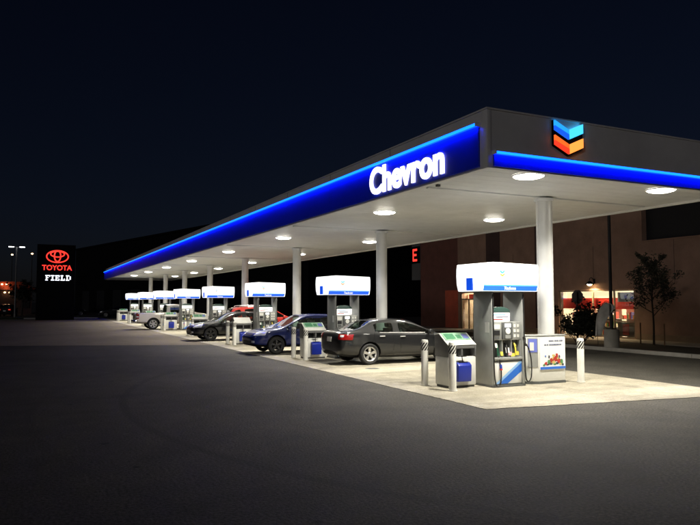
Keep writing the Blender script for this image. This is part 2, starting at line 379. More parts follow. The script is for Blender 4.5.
def text_meshes(txt, width, height, depth, bold, m, mside=None, split=True, shear=0.0, space=1.0, grow=0.0):
    cu = bpy.data.curves.new('text_curve', 'FONT'); cu.body = txt; cu.size = 1.0; cu.offset = bold; cu.shear = shear; cu.space_character = space
    cu.extrude = 0.05; cu.bevel_depth = grow; cu.bevel_resolution = 0; cu.resolution_u = 6
    o = bpy.data.objects.new('text_tmp', cu); C.objects.link(o)
    dg = bpy.context.evaluated_depsgraph_get(); dg.update()
    me = bpy.data.meshes.new_from_object(o.evaluated_get(dg)); bpy.data.objects.remove(o); bpy.data.curves.remove(cu)
    bm = bmesh.new(); bm.from_mesh(me); bpy.data.meshes.remove(me)
    bmesh.ops.remove_doubles(bm, verts=bm.verts, dist=1e-4)
    xs = [v.co.x for v in bm.verts]; ys = [v.co.y for v in bm.verts]
    sx = width / (max(xs) - min(xs)); sy = height / (max(ys) - min(ys)); mx, my = min(xs), min(ys)
    for v in bm.verts: v.co = Vector(((v.co.x - mx) * sx, (v.co.y - my) * sy, depth if v.co.z > 0 else 0.0))
    bm.normal_update()
    out = []
    seen = set(); comps = []
    for v in bm.verts:
        if v in seen: continue
        st = [v]; seen.add(v); comp = []
        while st:
            a = st.pop(); comp.append(a)
            for e in a.link_edges:
                b = e.other_vert(a)
                if b not in seen: seen.add(b); st.append(b)
        comps.append(comp)
    if not split: comps = [list(bm.verts)]
    comps.sort(key=lambda c: min(v.co.x for v in c))
    for comp in comps:
        idx = {v: i for i, v in enumerate(comp)}
        fs = [f for f in bm.faces if f.verts[0] in idx]
        me = bpy.data.meshes.new('letter'); me.from_pydata([v.co[:] for v in comp], [], [[idx[v] for v in f.verts] for f in fs])
        me.materials.append(MATS[m])
        if mside:
            me.materials.append(MATS[mside])
            for p in me.polygons:
                if abs(p.normal.z) < 0.5: p.material_index = 1
        out.append(me)
    bm.free()
    return out

ORD = ['first', 'second', 'third', 'fourth', 'fifth', 'sixth', 'seventh', 'eighth']
ISL = lambda i: 13.0 + 8.75 * i

# ------------------------------------------------------------------ ground and pavements
g = MB().add([(-900, -300, 0), (900, -300, 0), (900, 1500, 0), (-900, 1500, 0)], [(0, 1, 2, 3)]).build('ground', 'asphalt'); struct(g)
PX0, PX1, PY1 = 7.7, 14.15, 84.42
near = lambda x: 10.07 - 0.135 * (x - PX0)          # the near end is cut slightly askew
pad = MB().prism([(PX0 + .02, near(PX0) + .02), (PX1 - .02, near(PX1) + .02), (PX1 - .02, PY1 - .02), (PX0 + .02, PY1 - .02)], 2, -0.05, 0.003).build('forecourt_pad', 'concrete_walk'); struct(pad)
nx, ny = 2, 17
PYA = 14.4; sw, sl = (PX1 - PX0) / nx, (PY1 - PYA) / (ny - 1)
slab_me = MB().box(0.005, sw - 0.005, 0.005, sl - 0.005, -0.04, 0.010).mesh('slab', bevel=0.004, seg=1); slab_me.materials.append(M['concrete_pad'])
rs_ = random.Random(5)
for i in range(nx):
    for j in range(ny - 1):
        obj_from(slab_me, 'slab', pad, (PX0 + i * sw, PYA + j * sl, 0.002 * rs_.random()))
    xa, xb = PX0 + i * sw + .005, PX0 + (i + 1) * sw - .005
    ed = [(xa + (xb - xa) * k / 24, near(xa + (xb - xa) * k / 24) + rs_.uniform(-.022, .012)) for k in range(25)]
    if i == 0: ed = [(xa + rs_.uniform(-.02, .015), PYA - .005 - (PYA - .005 - near(xa)) * k / 28) for k in range(1, 28)] + ed
    MB().prism(ed + [(xb, PYA - .005), (xa, PYA - .005)], 2, -0.04, 0.010).build('slab', 'concrete_pad', pad)
for i in range(8):        # steel fill covers let into the pad between the islands
    cv = MB().lathe([(0.0, .0135), (.20, .0135), (.225, .011)], 28).build('fill_cover', 'disp_dark', pad, smooth=True, loc=(12.9 if i % 2 else 9.3, 17.6 + 8.75 * i, 0)) if i < 7 else None
old = MB().add([(-70, 62, .004), (7.68, 30.6, .004), (7.68, 85.19, .004), (-70, 85.19, .004)], [(0, 1, 2, 3)]).build('old_pavement', 'old_asphalt'); struct(old)
# planting bed, kerb and walk before the shop
bed = MB().box(21.52, 25.2, 2, 36.5, -0.02, 0.10).build('planting_bed', 'mulch'); struct(bed)
kb = MB(); k2 = []
kerb = struct(MB().box(21.32, 21.50, 2, 3.99, -0.02, 0.14).build('kerb', 'concrete_walk', bevel=0.02))
km = MB().box(0, 0.18, 0.006, 2.994, -0.02, 0.14).mesh('kerb_stone', bevel=0.02); km.materials.append(M['concrete_walk'])
for j in range(11): obj_from(km, 'kerb_stone', kerb, (21.32, 4.0 + j * 3.0, 0))
walk = struct(MB().box(25.2, 27.6, 2, 70, -0.02, 0.12).build('pavement', 'concrete_walk'))
wk = MB().box(0.01, 2.27, 0.006, 1.994, 0.0, 0.126).mesh('paving_slab', bevel=0.006, seg=1); wk.materials.append(M['concrete_walk'])
for j in range(20): obj_from(wk, 'paving_slab', walk, (25.2, 6 + j * 2.0, 0))
fk = struct(MB().box(-0.5, 7.5, 85.2, 85.5, -0.02, 0.16).build('far_kerb', 'concrete_walk', bevel=0.02))
vg = struct(MB().box(-60, 7.5, 85.52, 92, -0.02, 0.12).build('verge', 'turf'))

# ------------------------------------------------------------------ canopy
XL, XR, YN, YF = 8.06, 15.91, 10.39, 83.9
ZB, ZT, ZLED, ZLR = 4.65, 5.82, 5.55, 4.945
can = thing('gas_station_canopy', 'long flat gas station canopy with glowing blue fascia and white underside', 'canopy', (12, 47, 0))
def cp(mb, name, m, bevel=0.0, parent=None, **k):
    o = mb.build(name, m, parent or can, bevel, **k)
    o.matrix_parent_inverse = Matrix.Translation((-12, -47, 0)); return o
cp(MB().box(XL + 0.14, XR - 0.14, YN + 0.14, YF - 0.14, ZB + 0.09, ZT - 0.12), 'roof_deck', 'canopy_white')
# fascia: grey pan all round
fa = MB()
fa.box(XL, XL + 0.12, YN, YF, ZB, ZT); fa.box(XR - 0.12, XR, YN, YF, ZB, ZT)
fa.box(XL + 0.122, XR - 0.122, YN, YN + 0.12, ZB, ZT); fa.box(XL + 0.122, XR - 0.122, YF - 0.12, YF, ZB, ZT)
cp(fa, 'fascia', 'fascia_grey')
cap = MB(); t = 0.02
cap.box(XL - t, XL + 0.16, YN - t, YF + t, ZT + 0.002, ZT + 0.035); cap.box(XR - 0.16, XR + t, YN - t, YF + t, ZT + 0.002, ZT + 0.035)
cap.box(XL + 0.162, XR - 0.162, YN - t, YN + 0.16, ZT + 0.002, ZT + 0.035); cap.box(XL + 0.162, XR - 0.162, YF - 0.16, YF + t, ZT + 0.002, ZT + 0.035)
cp(cap, 'coping', 'fascia_grey')
nfp = 20; fl_ = (YF + 0.04 - YN - 0.23) / nfp
fpm = MB().box(XL - 0.045, XL - 0.003, 0.003, fl_ - 0.003, ZB + 0.045, ZLED - 0.03).mesh('blue_panel', bevel=0.004, seg=1); fpm.materials.append(M['fascia_blue'])
for j in range(nfp):
    o = obj_from(fpm, 'blue_panel', can); o.matrix_parent_inverse = Matrix.Translation((-12, -47, 0)); o.location = (0, YN + 0.23 + j * fl_, 0)
    if j: cp(MB().box(XL - 0.006, XL - 0.001, YN + 0.23 + j * fl_ - .004, YN + 0.23 + j * fl_ + .004, ZLED + .06, ZT - .004), 'fascia_joint', 'dark_trim')
cp(MB().box(XL + 0.13, XR - 0.1, YN - 0.045, YN - 0.003, ZB + 0.03, ZLR - 0.03), 'blue_panel', 'fascia_blue')
cp(MB().box(XL - 0.045, XL + 2.0, YF + 0.045, YF + 0.09, ZB + 0.045, ZLED - 0.03), 'blue_panel', 'fascia_blue')
# light coves: a glowing diffuser lip with a row of emitters behind it that washes the blue panel below
cp(MB().box(XL - 0.125, XL - 0.105, YN + 0.23, YF + 0.04, ZLED - 0.030, ZLED + 0.020), 'light_strip', 'led_blue')
cp(MB().box(XL - 0.103, XL - 0.050, YN + 0.24, YF + 0.03, ZLED - 0.006, ZLED + 0.010), 'emitter_row', 'led_emitter')
cp(MB().box(XL - 0.130, XL - 0.004, YN + 0.23, YF + 0.04, ZLED + 0.024, ZLED + 0.045), 'strip_cover', 'fascia_grey')
cp(MB().box(XL + 0.13, XR - 0.1, YN - 0.125, YN - 0.105, ZLR - 0.026, ZLR + 0.016), 'light_strip', 'led_blue')
cp(MB().box(XL + 0.14, XR - 0.1, YN - 0.103, YN - 0.050, ZLR - 0.010, ZLR + 0.006), 'emitter_row', 'led_emitter')
cp(MB().box(XL + 0.13, XR - 0.1, YN - 0.130, YN - 0.004, ZLR + 0.02, ZLR + 0.04), 'strip_cover', 'fascia_grey')
cp(MB().box(XL - 0.130, XL - 0.004, YN + 0.205, YN + 0.228, ZLED - 0.04, ZLED + 0.045), 'strip_end_cap', 'fascia_grey')
cp(MB().box(XL + 0.105, XL + 0.128, YN - 0.130, YN - 0.004, ZLR - 0.036, ZLR + 0.04), 'strip_end_cap', 'fascia_grey')
# corner trims
cp(MB().box(XL - 0.01, XL + 0.10, YN - 0.01, YN + 0.20, ZB - 0.006, ZT + 0.001), 'corner_trim', 'fascia_grey', 0.012)
# underside deck pans
npan = 180; pw = (YF - YN - 0.26) / npan
pm = MB().box(XL + 0.125, XR - 0.125, 0.0035, pw - 0.0035, ZB + 0.05, ZB + 0.085).mesh('deck_panel', bevel=0.004, seg=1); pm.materials.append(M['canopy_white'])
for j in range(npan):
    o = obj_from(pm, 'deck_panel', can); o.matrix_parent_inverse = Matrix.Translation((-12, -47, 0)); o.location = (0, YN + 0.13 + j * pw, 0)
# transverse cross beams at the columns
for i in range(8):
    y = 13.05 + 8.75 * i
    cp(MB().box(XL + 0.30, XR - 0.35, y - 0.055, y + 0.055, ZB + 0.012, ZB + 0.049), 'cross_joint', 'canopy_white', 0.006)
cp(MB().box(XL + 0.30, XL + 0.38, 12.62, 12.70, ZB + 0.0, ZB + 0.049), 'vent_cap', 'dark_trim')
# lettering on the long face: reads along -Y, faces -X
mats = text_meshes('Chevron', 3.45, 0.71, 0.035, 0.016, 'letter_white', 'letter_white', space=1.04, grow=0.014)
rotL = Matrix(((0, 0, -1), (-1, 0, 0), (0, 1, 0))).to_4x4()
for me in mats:
    o = obj_from(me, 'sign_letter', can); o.matrix_parent_inverse = Matrix.Translation((-12, -47, 0))
    o.matrix_basis = Matrix.Translation((XL - 0.048, 15.26, 4.77)) @ rotL
# emblem on the short face: two stacked V bands, faces -Y
em = part_empty('emblem', can); em.matrix_parent_inverse = Matrix.Translation((-12, -47, 0)); em.location = (9.74, YN - 0.004, 5.09)
EW, EH = 0.78, 0.68
cx = EW * 0.5
def emb(poly, m, d0=0.0, d1=0.09):
    MB().prism(poly, 1, -d1, -d0).build('emblem_band', m, em)
MB().prism([(-.02, .16), (cx, -.03), (EW + .02, .16), (EW + .02, .70), (cx, .50), (-.02, .70)], 1, -0.045, 0.0).build('emblem_case', 'sign_black', em)
dz = 0.17
for z0, (c1, c2, c3) in ((0.32, ('emb_sky', 'emb_cyan', 'emb_blue')), (0.01, ('emb_amber', 'emb_orange', 'emb_red'))):
    h = 0.20
    # right arm, left arm upper wedge, left arm lower wedge (ribbon fold)
    emb([(cx, z0), (EW, z0 + dz), (EW, z0 + dz + h), (cx, z0 + h)], c2)
    emb([(0, z0 + dz + .09), (cx - .002, z0 + h * .55), (cx - .002, z0 + h), (0, z0 + dz + h)], c1)
    emb([(0, z0 + dz), (cx - .002, z0), (cx - .002, z0 + h * .55 - .003), (0, z0 + dz + .087)], c3)

# columns
for i in range(8):
    y = 13.05 + 8.75 * i
    c = thing('canopy_column', 'round silver steel canopy column beside the %s gas pump from the camera' % ORD[i], 'column', (11.91, y, 0), 0, 'columns under the canopy')
    MB().lathe([(0.30, 0.006), (0.30, 0.035), (0.0, 0.035)], 32).build('base_plate', 'column_steel', c, smooth=True)
    MB().lathe([(0.205, 0.036), (0.205, 4.66)], 32).build('shaft', 'column_steel', c, smooth=True)
    MB().lathe([(0.206, 4.585), (0.25, 4.585), (0.25, 4.655), (0.206, 4.655)], 32).build('collar', 'canopy_white', c, smooth=True)
    MB().box(-0.212, -0.204, -0.012, 0.012, 0.05, 4.58).build('cladding_seam', 'column_steel', c)

# canopy lights
LY = [10.86, 17.2, 25.95, 34.4, 43.3, 52.1, 60.7, 69.5]
for i, y in enumerate(LY):
    for x, side in ((9.5, 'outer'), (13.57, 'inner')):
        nm = ('above the near edge of the pad' if i == 0 else 'over the lane beyond the %s pump' % ORD[i - 1])
        o = thing('canopy_light', 'round glowing canopy light %s, %s row' % (nm, 'blue lettering side' if x < 10 else 'shop side'), 'light', (x, y, ZB + 0.05), 0, 'recessed lights under the canopy')
        MB().lathe([(0.345, -0.001), (0.36, -0.03), (0.325, -0.035), (0.31, -0.015)], 32).build('trim_ring', 'lamp_housing', o, smooth=True)
        MB().lathe([(0.32, -0.02), (0.29, -0.05), (0.18, -0.075), (0.0, -0.085)], 32).build('lens', 'lamp_lens', o, smooth=True)
        ld = bpy.data.lights.new('canopy_lamp', 'AREA'); ld.shape = 'DISK'; ld.size = 0.56; ld.energy = CANOPY_WATTS; ld.color = (1.0, 0.95, 0.815); ld.spread = R(145)
        lo = bpy.data.objects.new('canopy_lamp', ld); link(lo, o); lo.location = (0, 0, -0.092)

# ------------------------------------------------------------------ bollards
def make_bollard():
    t = bpy.data.objects.new('bollard', None); link(t)
    MB().lathe([(0.105, 0.011), (0.105, 0.03), (0.0, 0.03)], 20).build('base_plate', 'bollard_white', t)
    MB().lathe([(0.085, 0.02), (0.085, 1.06), (0.075, 1.09), (0.0, 1.10)], 24).build('post', 'bollard_white', t, smooth=True)
    b = MB(); n = 8; r = 0.089
    for k in range(n):   # slanted reflective stripes wrapped round the head
        a0 = 2 * math.pi * k / n; vs = []; fs = []
        for j in range(7):
            z = 0.84 + 0.19 * j / 6; sh = 1.5 * j / 6
            for d in (0, 0.31, 0.62):
                a = a0 + sh + d * 2 * math.pi / n
                vs.append((r * math.cos(a), r * math.sin(a), z))
        for j in range(6):
            for q in (0, 1): fs.append((3 * j + q, 3 * j + q + 1, 3 * j + q + 4, 3 * j + q + 3))
        b.add(vs, fs)
    b.build('striped_band', 'bollard_black', t)
    return t
proto = make_bollard(); first = True
spots = []
for i in range(8):
    y = ISL(i)
    spots.append((8.58, y - 0.59, 'near-side white bollard with striped band before the waste bin of the %s pump' % ORD[i]))
    spots.append((8.59, y + 0.58, 'far-side white bollard with striped band before the waste bin of the %s pump' % ORD[i]))
spots.append((12.42, 12.40, 'white bollard with striped band beside the poster cabinet'))
for x, y, lb in spots:
    o = proto if first else copy_tree(proto); first = False
    o.location = (x, y, 0); tag(o, lb, 'bollard', 'white bollards at the pump islands')

# ------------------------------------------------------------------ waste and washer bins
def make_bin(top='bin_sign'):
    t = bpy.data.objects.new('waste_bin', None); link(t)
    MB().box(-0.36, 0.36, -0.25, 0.25, 0.011, 0.06).build('base', 'bin_grey', t)
    MB().box(-0.39, 0.39, -0.28, 0.28, 0.06, 0.72).build('body', 'bin_white', t, 0.025)
    MB().prism([(-0.285, 0.72), (0.285, 0.72), (0.285, 1.22), (0.10, 1.25), (-0.14, 1.07), (-0.285, 1.0)], 0, -0.395, -0.36).build('side_panel', 'bin_grey', t, 0.01)
    MB().prism([(-0.285, 0.72), (0.285, 0.72), (0.285, 1.22), (0.10, 1.25), (-0.14, 1.07), (-0.285, 1.0)], 0, 0.36, 0.395).build('side_panel', 'bin_grey', t, 0.01)
    MB().box(-0.358, 0.358, -0.10, 0.27, 0.722, 1.0).build('liner', 'black_plastic', t)
    MB().box(-0.02, 0.02, -0.27, -0.102, 0.722, 0.97).build('divider', 'bin_grey', t)
    MB().box(-0.358, 0.358, -0.283, -0.20, 0.91, 0.99).build('lintel', 'bin_grey', t, 0.008)
    lid = MB().prism([(-0.30, 1.0), (-0.15, 1.09), (0.10, 1.262), (0.295, 1.235), (0.295, 1.21), (0.10, 1.235), (-0.14, 1.065), (-0.28, 0.985)], 0, -0.40, 0.40).build('lid', 'bin_white', t, 0.008)
    # sloped sign face lying on the lid
    sl = Vector((0, 0.25, 0.172)).normalized(); nn = Vector((0, -sl.z, sl.y)); o0 = Vector((0, -0.14, 1.096)) + nn * 0.012
    def onlid(x0, x1, a0, a1, off):
        vs = []
        for k in (0, 1):
            for (x, a) in ((x0, a0), (x1, a0), (x1, a1), (x0, a1)):
                p = o0 + sl * a + nn * (off - 0.006 * k); vs.append((x, p.y, p.z))
        return vs
    Fx = [(0, 1, 2, 3), (7, 6, 5, 4), (0, 4, 5, 1), (1, 5, 6, 2), (2, 6, 7, 3), (3, 7, 4, 0)]
    if top:
        MB().add(onlid(-0.36, 0.36, 0.01, 0.28, 0.0), Fx).build('sign_face', top, lid)
        MB().add(onlid(-0.31, -0.05, 0.05, 0.24, 0.004), Fx).add(onlid(0.0, 0.13, 0.06, 0.2, 0.004), Fx).build('sign_print', 'bin_sign_dark', lid)
        MB().add(onlid(0.18, 0.33, 0.05, 0.22, 0.004), Fx).build('sign_emblem', 'panel_violet', lid)
    bk = MB().prism([(-0.40, 0.16), (-0.30, 0.16), (-0.283, 0.16), (-0.283, 0.60), (-0.34, 0.60), (-0.42, 0.53)], 0, -0.20, 0.17).build('washer_bucket', 'bucket_blue', t, 0.02)
    MB().box(-0.14, 0.11, -0.36, -0.30, 0.602, 0.612).build('bucket_opening', 'black_plastic', bk)
    MB().cyl((-0.02, -0.33, 0.55), (-0.06, -0.35, 0.74), 0.012, n=8).box(-0.16, 0.06, -0.365, -0.335, 0.73, 0.755).build('squeegee', 'black_plastic', bk)
    return t
bins = {}
for i in range(8):
    k = None if i == 2 else 'bin_sign'
    if k in bins: o = copy_tree(bins[k])
    else: o = bins[k] = make_bin(k)
    o.location = (9.13, ISL(i) + 0.08, 0)
    tag(o, 'white waste bin with blue washer bucket %sbeside the %s gas pump' % ('and plain lid ' if k is None else '', ORD[i]), 'bin', 'waste bins at the pump islands')

# ------------------------------------------------------------------ fuel dispensers
def make_dispenser(detail=True):
    t = bpy.data.objects.new('fuel_dispenser', None); link(t)
    MB().box(-0.49, 0.49, -0.36, 0.36, 0.011, 0.06).build('base', 'disp_dark', t)
    for s in (-1, 1):
        sp = MB().prism([(-0.35, 0.06), (0.35, 0.06), (0.35, 2.249), (-0.35, 2.249)], 0, min(s * .42, s * .48), max(s * .42, s * .48)).build('side_panel', 'disp_grey', t, 0.012)
        if s < 0: MB().box(-0.484, -0.481, -0.25, -0.10, 1.28, 1.52).build('notice', 'sticker_white', sp)
    MB().box(-0.418, 0.418, -0.29, 0.29, 0.06, 0.70).build('lower_cabinet', 'disp_white', t)
    MB().box(-0.418, 0.418, -0.20, 0.20, 0.70, 1.10).build('nozzle_bay', 'disp_dark', t)
    MB().box(-0.418, 0.418, -0.30, 0.30, 1.10, 1.53).build('head', 'disp_grey', t, 0.01)
    for s in (-1, 1):
        Y = lambda a, b: (min(s * a, s * b), max(s * a, s * b))
        fx = lambda a, b: (min(-s * a, -s * b), max(-s * a, -s * b))     # x as seen from that side
        dr = MB().box(-0.41, 0.41, *Y(.293, .325), 0.08, 0.60).build('lower_door', 'disp_white', t, 0.008)
        q = lambda pts: [(-s * a, b) for a, b in pts]
        MB().prism(q([(-.28, .085), (-.02, .085), (.405, .36), (.405, .56)]), 1, s * .326, s * .329).build('stripe', 'swoosh_blue', dr)
        MB().prism(q([(-.38, .085), (-.285, .085), (.405, .563), (.405, .595), (.34, .595)]), 1, s * .326, s * .3285).build('stripe', 'swoosh_pale', dr)
        MB().prism([(s * .29, .605), (s * .36, .655), (s * .36, .70), (s * .20, .70)], 0, -.416, .416).build('tray', 'disp_grey', t, 0.006)
        # dividers and nozzles
        for k, xx in enumerate((-.40, -.14, .13, .395)):
            a = fx(xx - .012, xx + .012); MB().box(*a, *Y(.20, .30), .702, 1.10).build('bay_divider', 'disp_grey', t)
        for k, (xx, mt) in enumerate(((-.27, 'nozzle_green'), (-.01, 'black_plastic'), (.26, 'nozzle_yellow'))):
            x = -s * xx
            nz = part_empty('nozzle', t, (x, s * .25, .86))
            MB().tube([(0, s * .06, -.12), (0, s * .05, .0), (0, s * .02, .11), (0, -s * .03, .17)], lambda u: .03 - .010 * u, 8).build('grip', mt, nz, smooth=True)
            MB().tube([(0, s * .01, .12), (0, s * .075, .06), (0, s * .08, -.05), (0, s * .06, -.11)], .008, 6).build('guard', 'black_plastic', nz, smooth=True)
            MB().tube([(0, -s * .03, .165), (0, -s * .05, .19), (0, -s * .06, .16)], .012, 8).build('spout', 'nozzle_silver', nz, smooth=True)
            if k == 2: MB().box(-.055, .055, *Y(.085, .092), -.12, -.03).build('tag', 'nozzle_yellow', nz)
        # display
        hd = MB().box(*fx(-.16, .14), *Y(.302, .345), 1.12, 1.52).build('display_panel', 'disp_dark', t, 0.01)
        MB().box(*fx(-.10, .08), *Y(.346, .352), 1.40, 1.49).build('screen', 'screen_lit', hd)
        MB().lathe([(0, s * .352), (.065, s * .352), (.075, s * .346)], 20, (0, 0, 1.31), 1).build('badge', 'sticker_white', hd)
        MB().box(*fx(-.09, .07), *Y(.346, .358), 1.14, 1.22).build('keypad', 'disp_grey', hd)
        for r_ in range(3):
            for c_ in range(2):
                xx = .20 + .10 * c_
                MB().box(*fx(xx, xx + .06), *Y(.302, .308), 1.16 + .12 * r_, 1.23 + .12 * r_).build('grade_button', 'sticker_white' if r_ == 2 else 'disp_white', t)
        MB().box(*fx(-.38, -.2), *Y(.302, .307), 1.36, 1.47).build('label_plate', 'sticker_white', t)
        MB().box(*fx(-.375, -.215), *Y(.302, .312), 1.22, 1.33).build('card_reader', 'black_plastic', t)
        MB().box(*fx(-.36, -.23), *Y(.302, .309), 1.13, 1.19).build('receipt_slot', 'disp_dark', t)
        for xx, zz, ww, hh, mt in ((-.05, .80, .11, .12, 'sticker_white'), (.03, .74, .10, .08, 'tag_pink'), (.09, .715, .13, .07, 'nozzle_yellow'), (-.20, .74, .07, .09, 'nozzle_yellow'), (-.36, .93, .06, .10, 'sticker_white')):
            MB().prism([(s * .318, zz), (s * .324, zz), (s * .300, zz + hh), (s * .294, zz + hh)], 0, *fx(xx, xx + ww)).build('hang_tag', mt, t)
        # price sign with dark domed cap
        ps = MB().box(*fx(-.40, .12), *Y(.10, .28), 1.535, 1.75).build('price_sign', 'price_lit', t, 0.02)
        for r_, (a_, c_) in enumerate(((-.36, -.10), (-.30, .06), (-.36, -.02))): MB().box(*fx(a_, c_), *Y(.281, .283), 1.575 + .055 * r_, 1.60 + .055 * r_).build('price_line', ['poster_red', 'poster_text', 'swoosh_pale'][r_], ps)
        dome = [(.26 * math.cos(a), .13 * math.sin(a)) for a in [math.pi * k / 12 for k in range(13)]]
        MB().prism([(-s * -.14 + d[0], 1.752 + d[1]) for d in dome], 1, s * .11, s * .29).build('sign_cap', 'price_cap', ps, 0.008)
        # hoses: down the edge of the side panel and up to the outer nozzles
        zt = 2.18
        MB().tube([(-s * -.45, s * .365, zt), (-s * -.45, s * .375, 1.4), (-s * -.45, s * .385, .45), (-s * -.42, s * .40, .10), (-s * -.35, s * .42, .05), (-s * -.29, s * .42, .16), (-s * -.265, s * .40, .42), (-s * -.27, s * .33, .72)], .016, 8).build('hose', 'black_rubber', t, smooth=True)
        MB().tube([(-s * -.264, s * .40, .45), (-s * -.266, s * .39, .54)], .032, 10, 0).build('hose_sleeve', 'sleeve_blue', t, smooth=True)
        MB().tube([(-s * -.2635, s * .403, .41), (-s * -.264, s * .40, .448)], .034, 10, 0).build('hose_ring', 'red_paint', t, smooth=True)
        MB().tube([(-s * .45, s * .365, zt), (-s * .455, s * .375, 1.5), (-s * .46, s * .38, .6), (-s * .48, s * .39, .20), (-s * .56, s * .40, .11), (-s * .64, s * .40, .25), (-s * .64, s * .40, .62), (-s * .56, s * .40, .90), (-s * .48, s * .40, .98)], .016, 8).build('hose', 'black_rubber', t, smooth=True)
        hz = part_empty('nozzle', t, (-s * .46, s * .39, .92))
        MB().tube([(-s * .04, 0, .05), (0, 0, .10), (-s * .02, -s * .02, .20), (s * .03, -s * .03, .24)], lambda u: .034 - .012 * u, 8).build('grip', 'black_plastic', hz, smooth=True)
    # lit topper sign: barrel-ended box
    prof = [(-.845, 2.25), (.815, 2.25), (.845, 2.42), (.855, 2.62), (.85, 2.80), (.84, 2.895), (-.50, 2.93), (-.87, 2.895), (-.89, 2.78), (-.895, 2.62), (-.885, 2.42)]
    tp = MB().prism(prof, 1, -.47, .47).build('topper_sign', 'topper_white', t, 0.018, seg=3)
    MB().box(-.80, .78, -.44, .44, 2.236, 2.249).build('soffit', 'disp_dark', tp)
    for s in (-1, 1):
        Y = lambda a, b: (min(s * a, s * b), max(s * a, s * b))
        fx = lambda a, b: (min(-s * a, -s * b), max(-s * a, -s * b))
        o_ = -.02
        MB().prism([(-.79 + o_, 2.262), (.79 + o_, 2.262), (.825 + o_, 2.375), (-.77 + o_, 2.375)], 1, s * .472, s * .476).build('blue_band', 'topper_blue', tp)
        MB().prism([(-.77 + o_, 2.377), (.825 + o_, 2.377), (.83 + o_, 2.402), (-.765 + o_, 2.402)], 1, s * .472, s * .476).build('sky_band', 'topper_sky', tp)
        if detail:
            me = TECH[0]; o = obj_from(me, 'lettering', tp)
            o.matrix_basis = Matrix.Translation((-.18 * -s if s > 0 else -.20, s * .477, 2.285)) @ (Matrix(((1, 0, 0), (0, 0, -1), (0, 1, 0))).to_4x4() if s < 0 else Matrix(((-1, 0, 0), (0, 0, 1), (0, 1, 0))).to_4x4())
            for z0, mm in ((2.66, 'emb_sky'), (2.59, 'emb_amber')):
                MB().prism([(-.32, z0 + .045), (-.25, z0), (-.18, z0 + .045), (-.18, z0 + .09), (-.25, z0 + .045), (-.32, z0 + .09)], 1, s * .472, s * .475).build('small_emblem', mm, tp)
    for s in (-1, 1):
        xe = -.882 if s < 0 else .842
        MB().box(min(xe, xe + s * .012) - (.014 if s < 0 else 0), max(xe, xe + s * .012) + (.014 if s > 0 else 0), -.19, .04, 2.27, 2.56).build('end_band', 'topper_blue', tp)
    return t
TECH = text_meshes('Techron', 0.34, 0.075, 0.002, 0.02, 'band_text', None, False, 0.25)
dproto = make_dispenser()
for i in range(8):
    o = dproto if i == 0 else copy_tree(dproto)
    o.location = (10.20, ISL(i) - 0.20, 0)
    tag(o, '%s gas pump from the camera, grey cabinet under a lit white and blue topper sign' % ORD[i], 'gas pump', 'gas pumps under the canopy')

# ------------------------------------------------------------------ poster cabinet by the first column
pc = thing('poster_cabinet', 'white low cabinet with advertising poster before the first canopy column', 'cabinet', (11.45, 12.66, 0))
foot = [(-.55, .16), (-.55, -.02), (-.29, -.155), (.57, -.155), (.57, .16)]
MB().prism([(x * 1.0, y) for x, y in foot], 2, 0.011, 0.07).build('base', 'disp_dark', pc)
MB().prism([(x * .985, y * .98) for x, y in foot], 2, 0.07, 1.16).build('body', 'disp_white', pc, 0.012)
MB().prism([(x * 1.015, y * 1.05) for x, y in foot], 2, 1.161, 1.195).build('top', 'disp_grey', pc, 0.006)
# angled service panel on the chamfered face
d = Vector((.26, -.135, 0)).normalized(); nrm = Vector((-.135, -.26, 0)).normalized(); b0 = Vector((-.542, -.02, 0))
def cham(a0, a1, z0, z1, o0, o1):
    vs = []
    for o_ in (o0, o1):
        for a, z in ((a0, z0), (a1, z0), (a1, z1), (a0, z1)):
            p = b0 + d * a + nrm * o_; vs.append((p.x, p.y, z))
    return MB().add(vs, [(3, 2, 1, 0), (4, 5, 6, 7), (0, 1, 5, 4), (1, 2, 6, 5), (2, 3, 7, 6), (3, 0, 4, 7)])
cham(.02, .27, .42, 1.12, .004, .016).build('service_panel', 'disp_grey', pc)
sc_ = cham(.04, .25, .78, 1.10, .018, .026).build('screen_panel', 'panel_violet', pc)
cham(.07, .17, .82, 1.02, .028, .034).build('instruction_card', 'sticker_white', sc_)
po = MB().box(-.255, .545, -.176, -.158, .36, 1.13).build('poster', 'poster_white', pc)
yy = (-.1800, -.1768)
MB().box(-.255, .545, *yy, .36, .42).build('poster_footer', 'poster_blue', po)
def lines(z, xs, h):
    b = MB()
    for a, c_ in xs: b.box(a, c_, *yy, z, z + h)
    tag(b.build('poster_text', 'poster_text', po), kind='stuff')
lines(1.03, [(.02, .05), (.055, .075), (.08, .11), (.115, .13), (.14, .17), (.20, .235), (.24, .26), (.27, .33), (.36, .39), (.40, .46)], .032)
lines(.935, [(-.12, -.07), (-.05, .0), (.03, .05), (.06, .10), (.11, .15), (.16, .22), (.225, .25), (.26, .32), (.33, .36), (.37, .42)], .036)
def blob(cx_, cz, r, m, n=9, seed=0, sq=1.0, d0=-.1835):
    rr = random.Random(seed); pts = []
    for k in range(n):
        a = 2 * math.pi * k / n; q_ = r * rr.uniform(.72, 1.15); pts.append((cx_ + q_ * math.cos(a), cz + sq * q_ * math.sin(a)))
    MB().prism(pts, 1, d0, yy[1] - .0035 + .002).build('poster_picture', m, po)
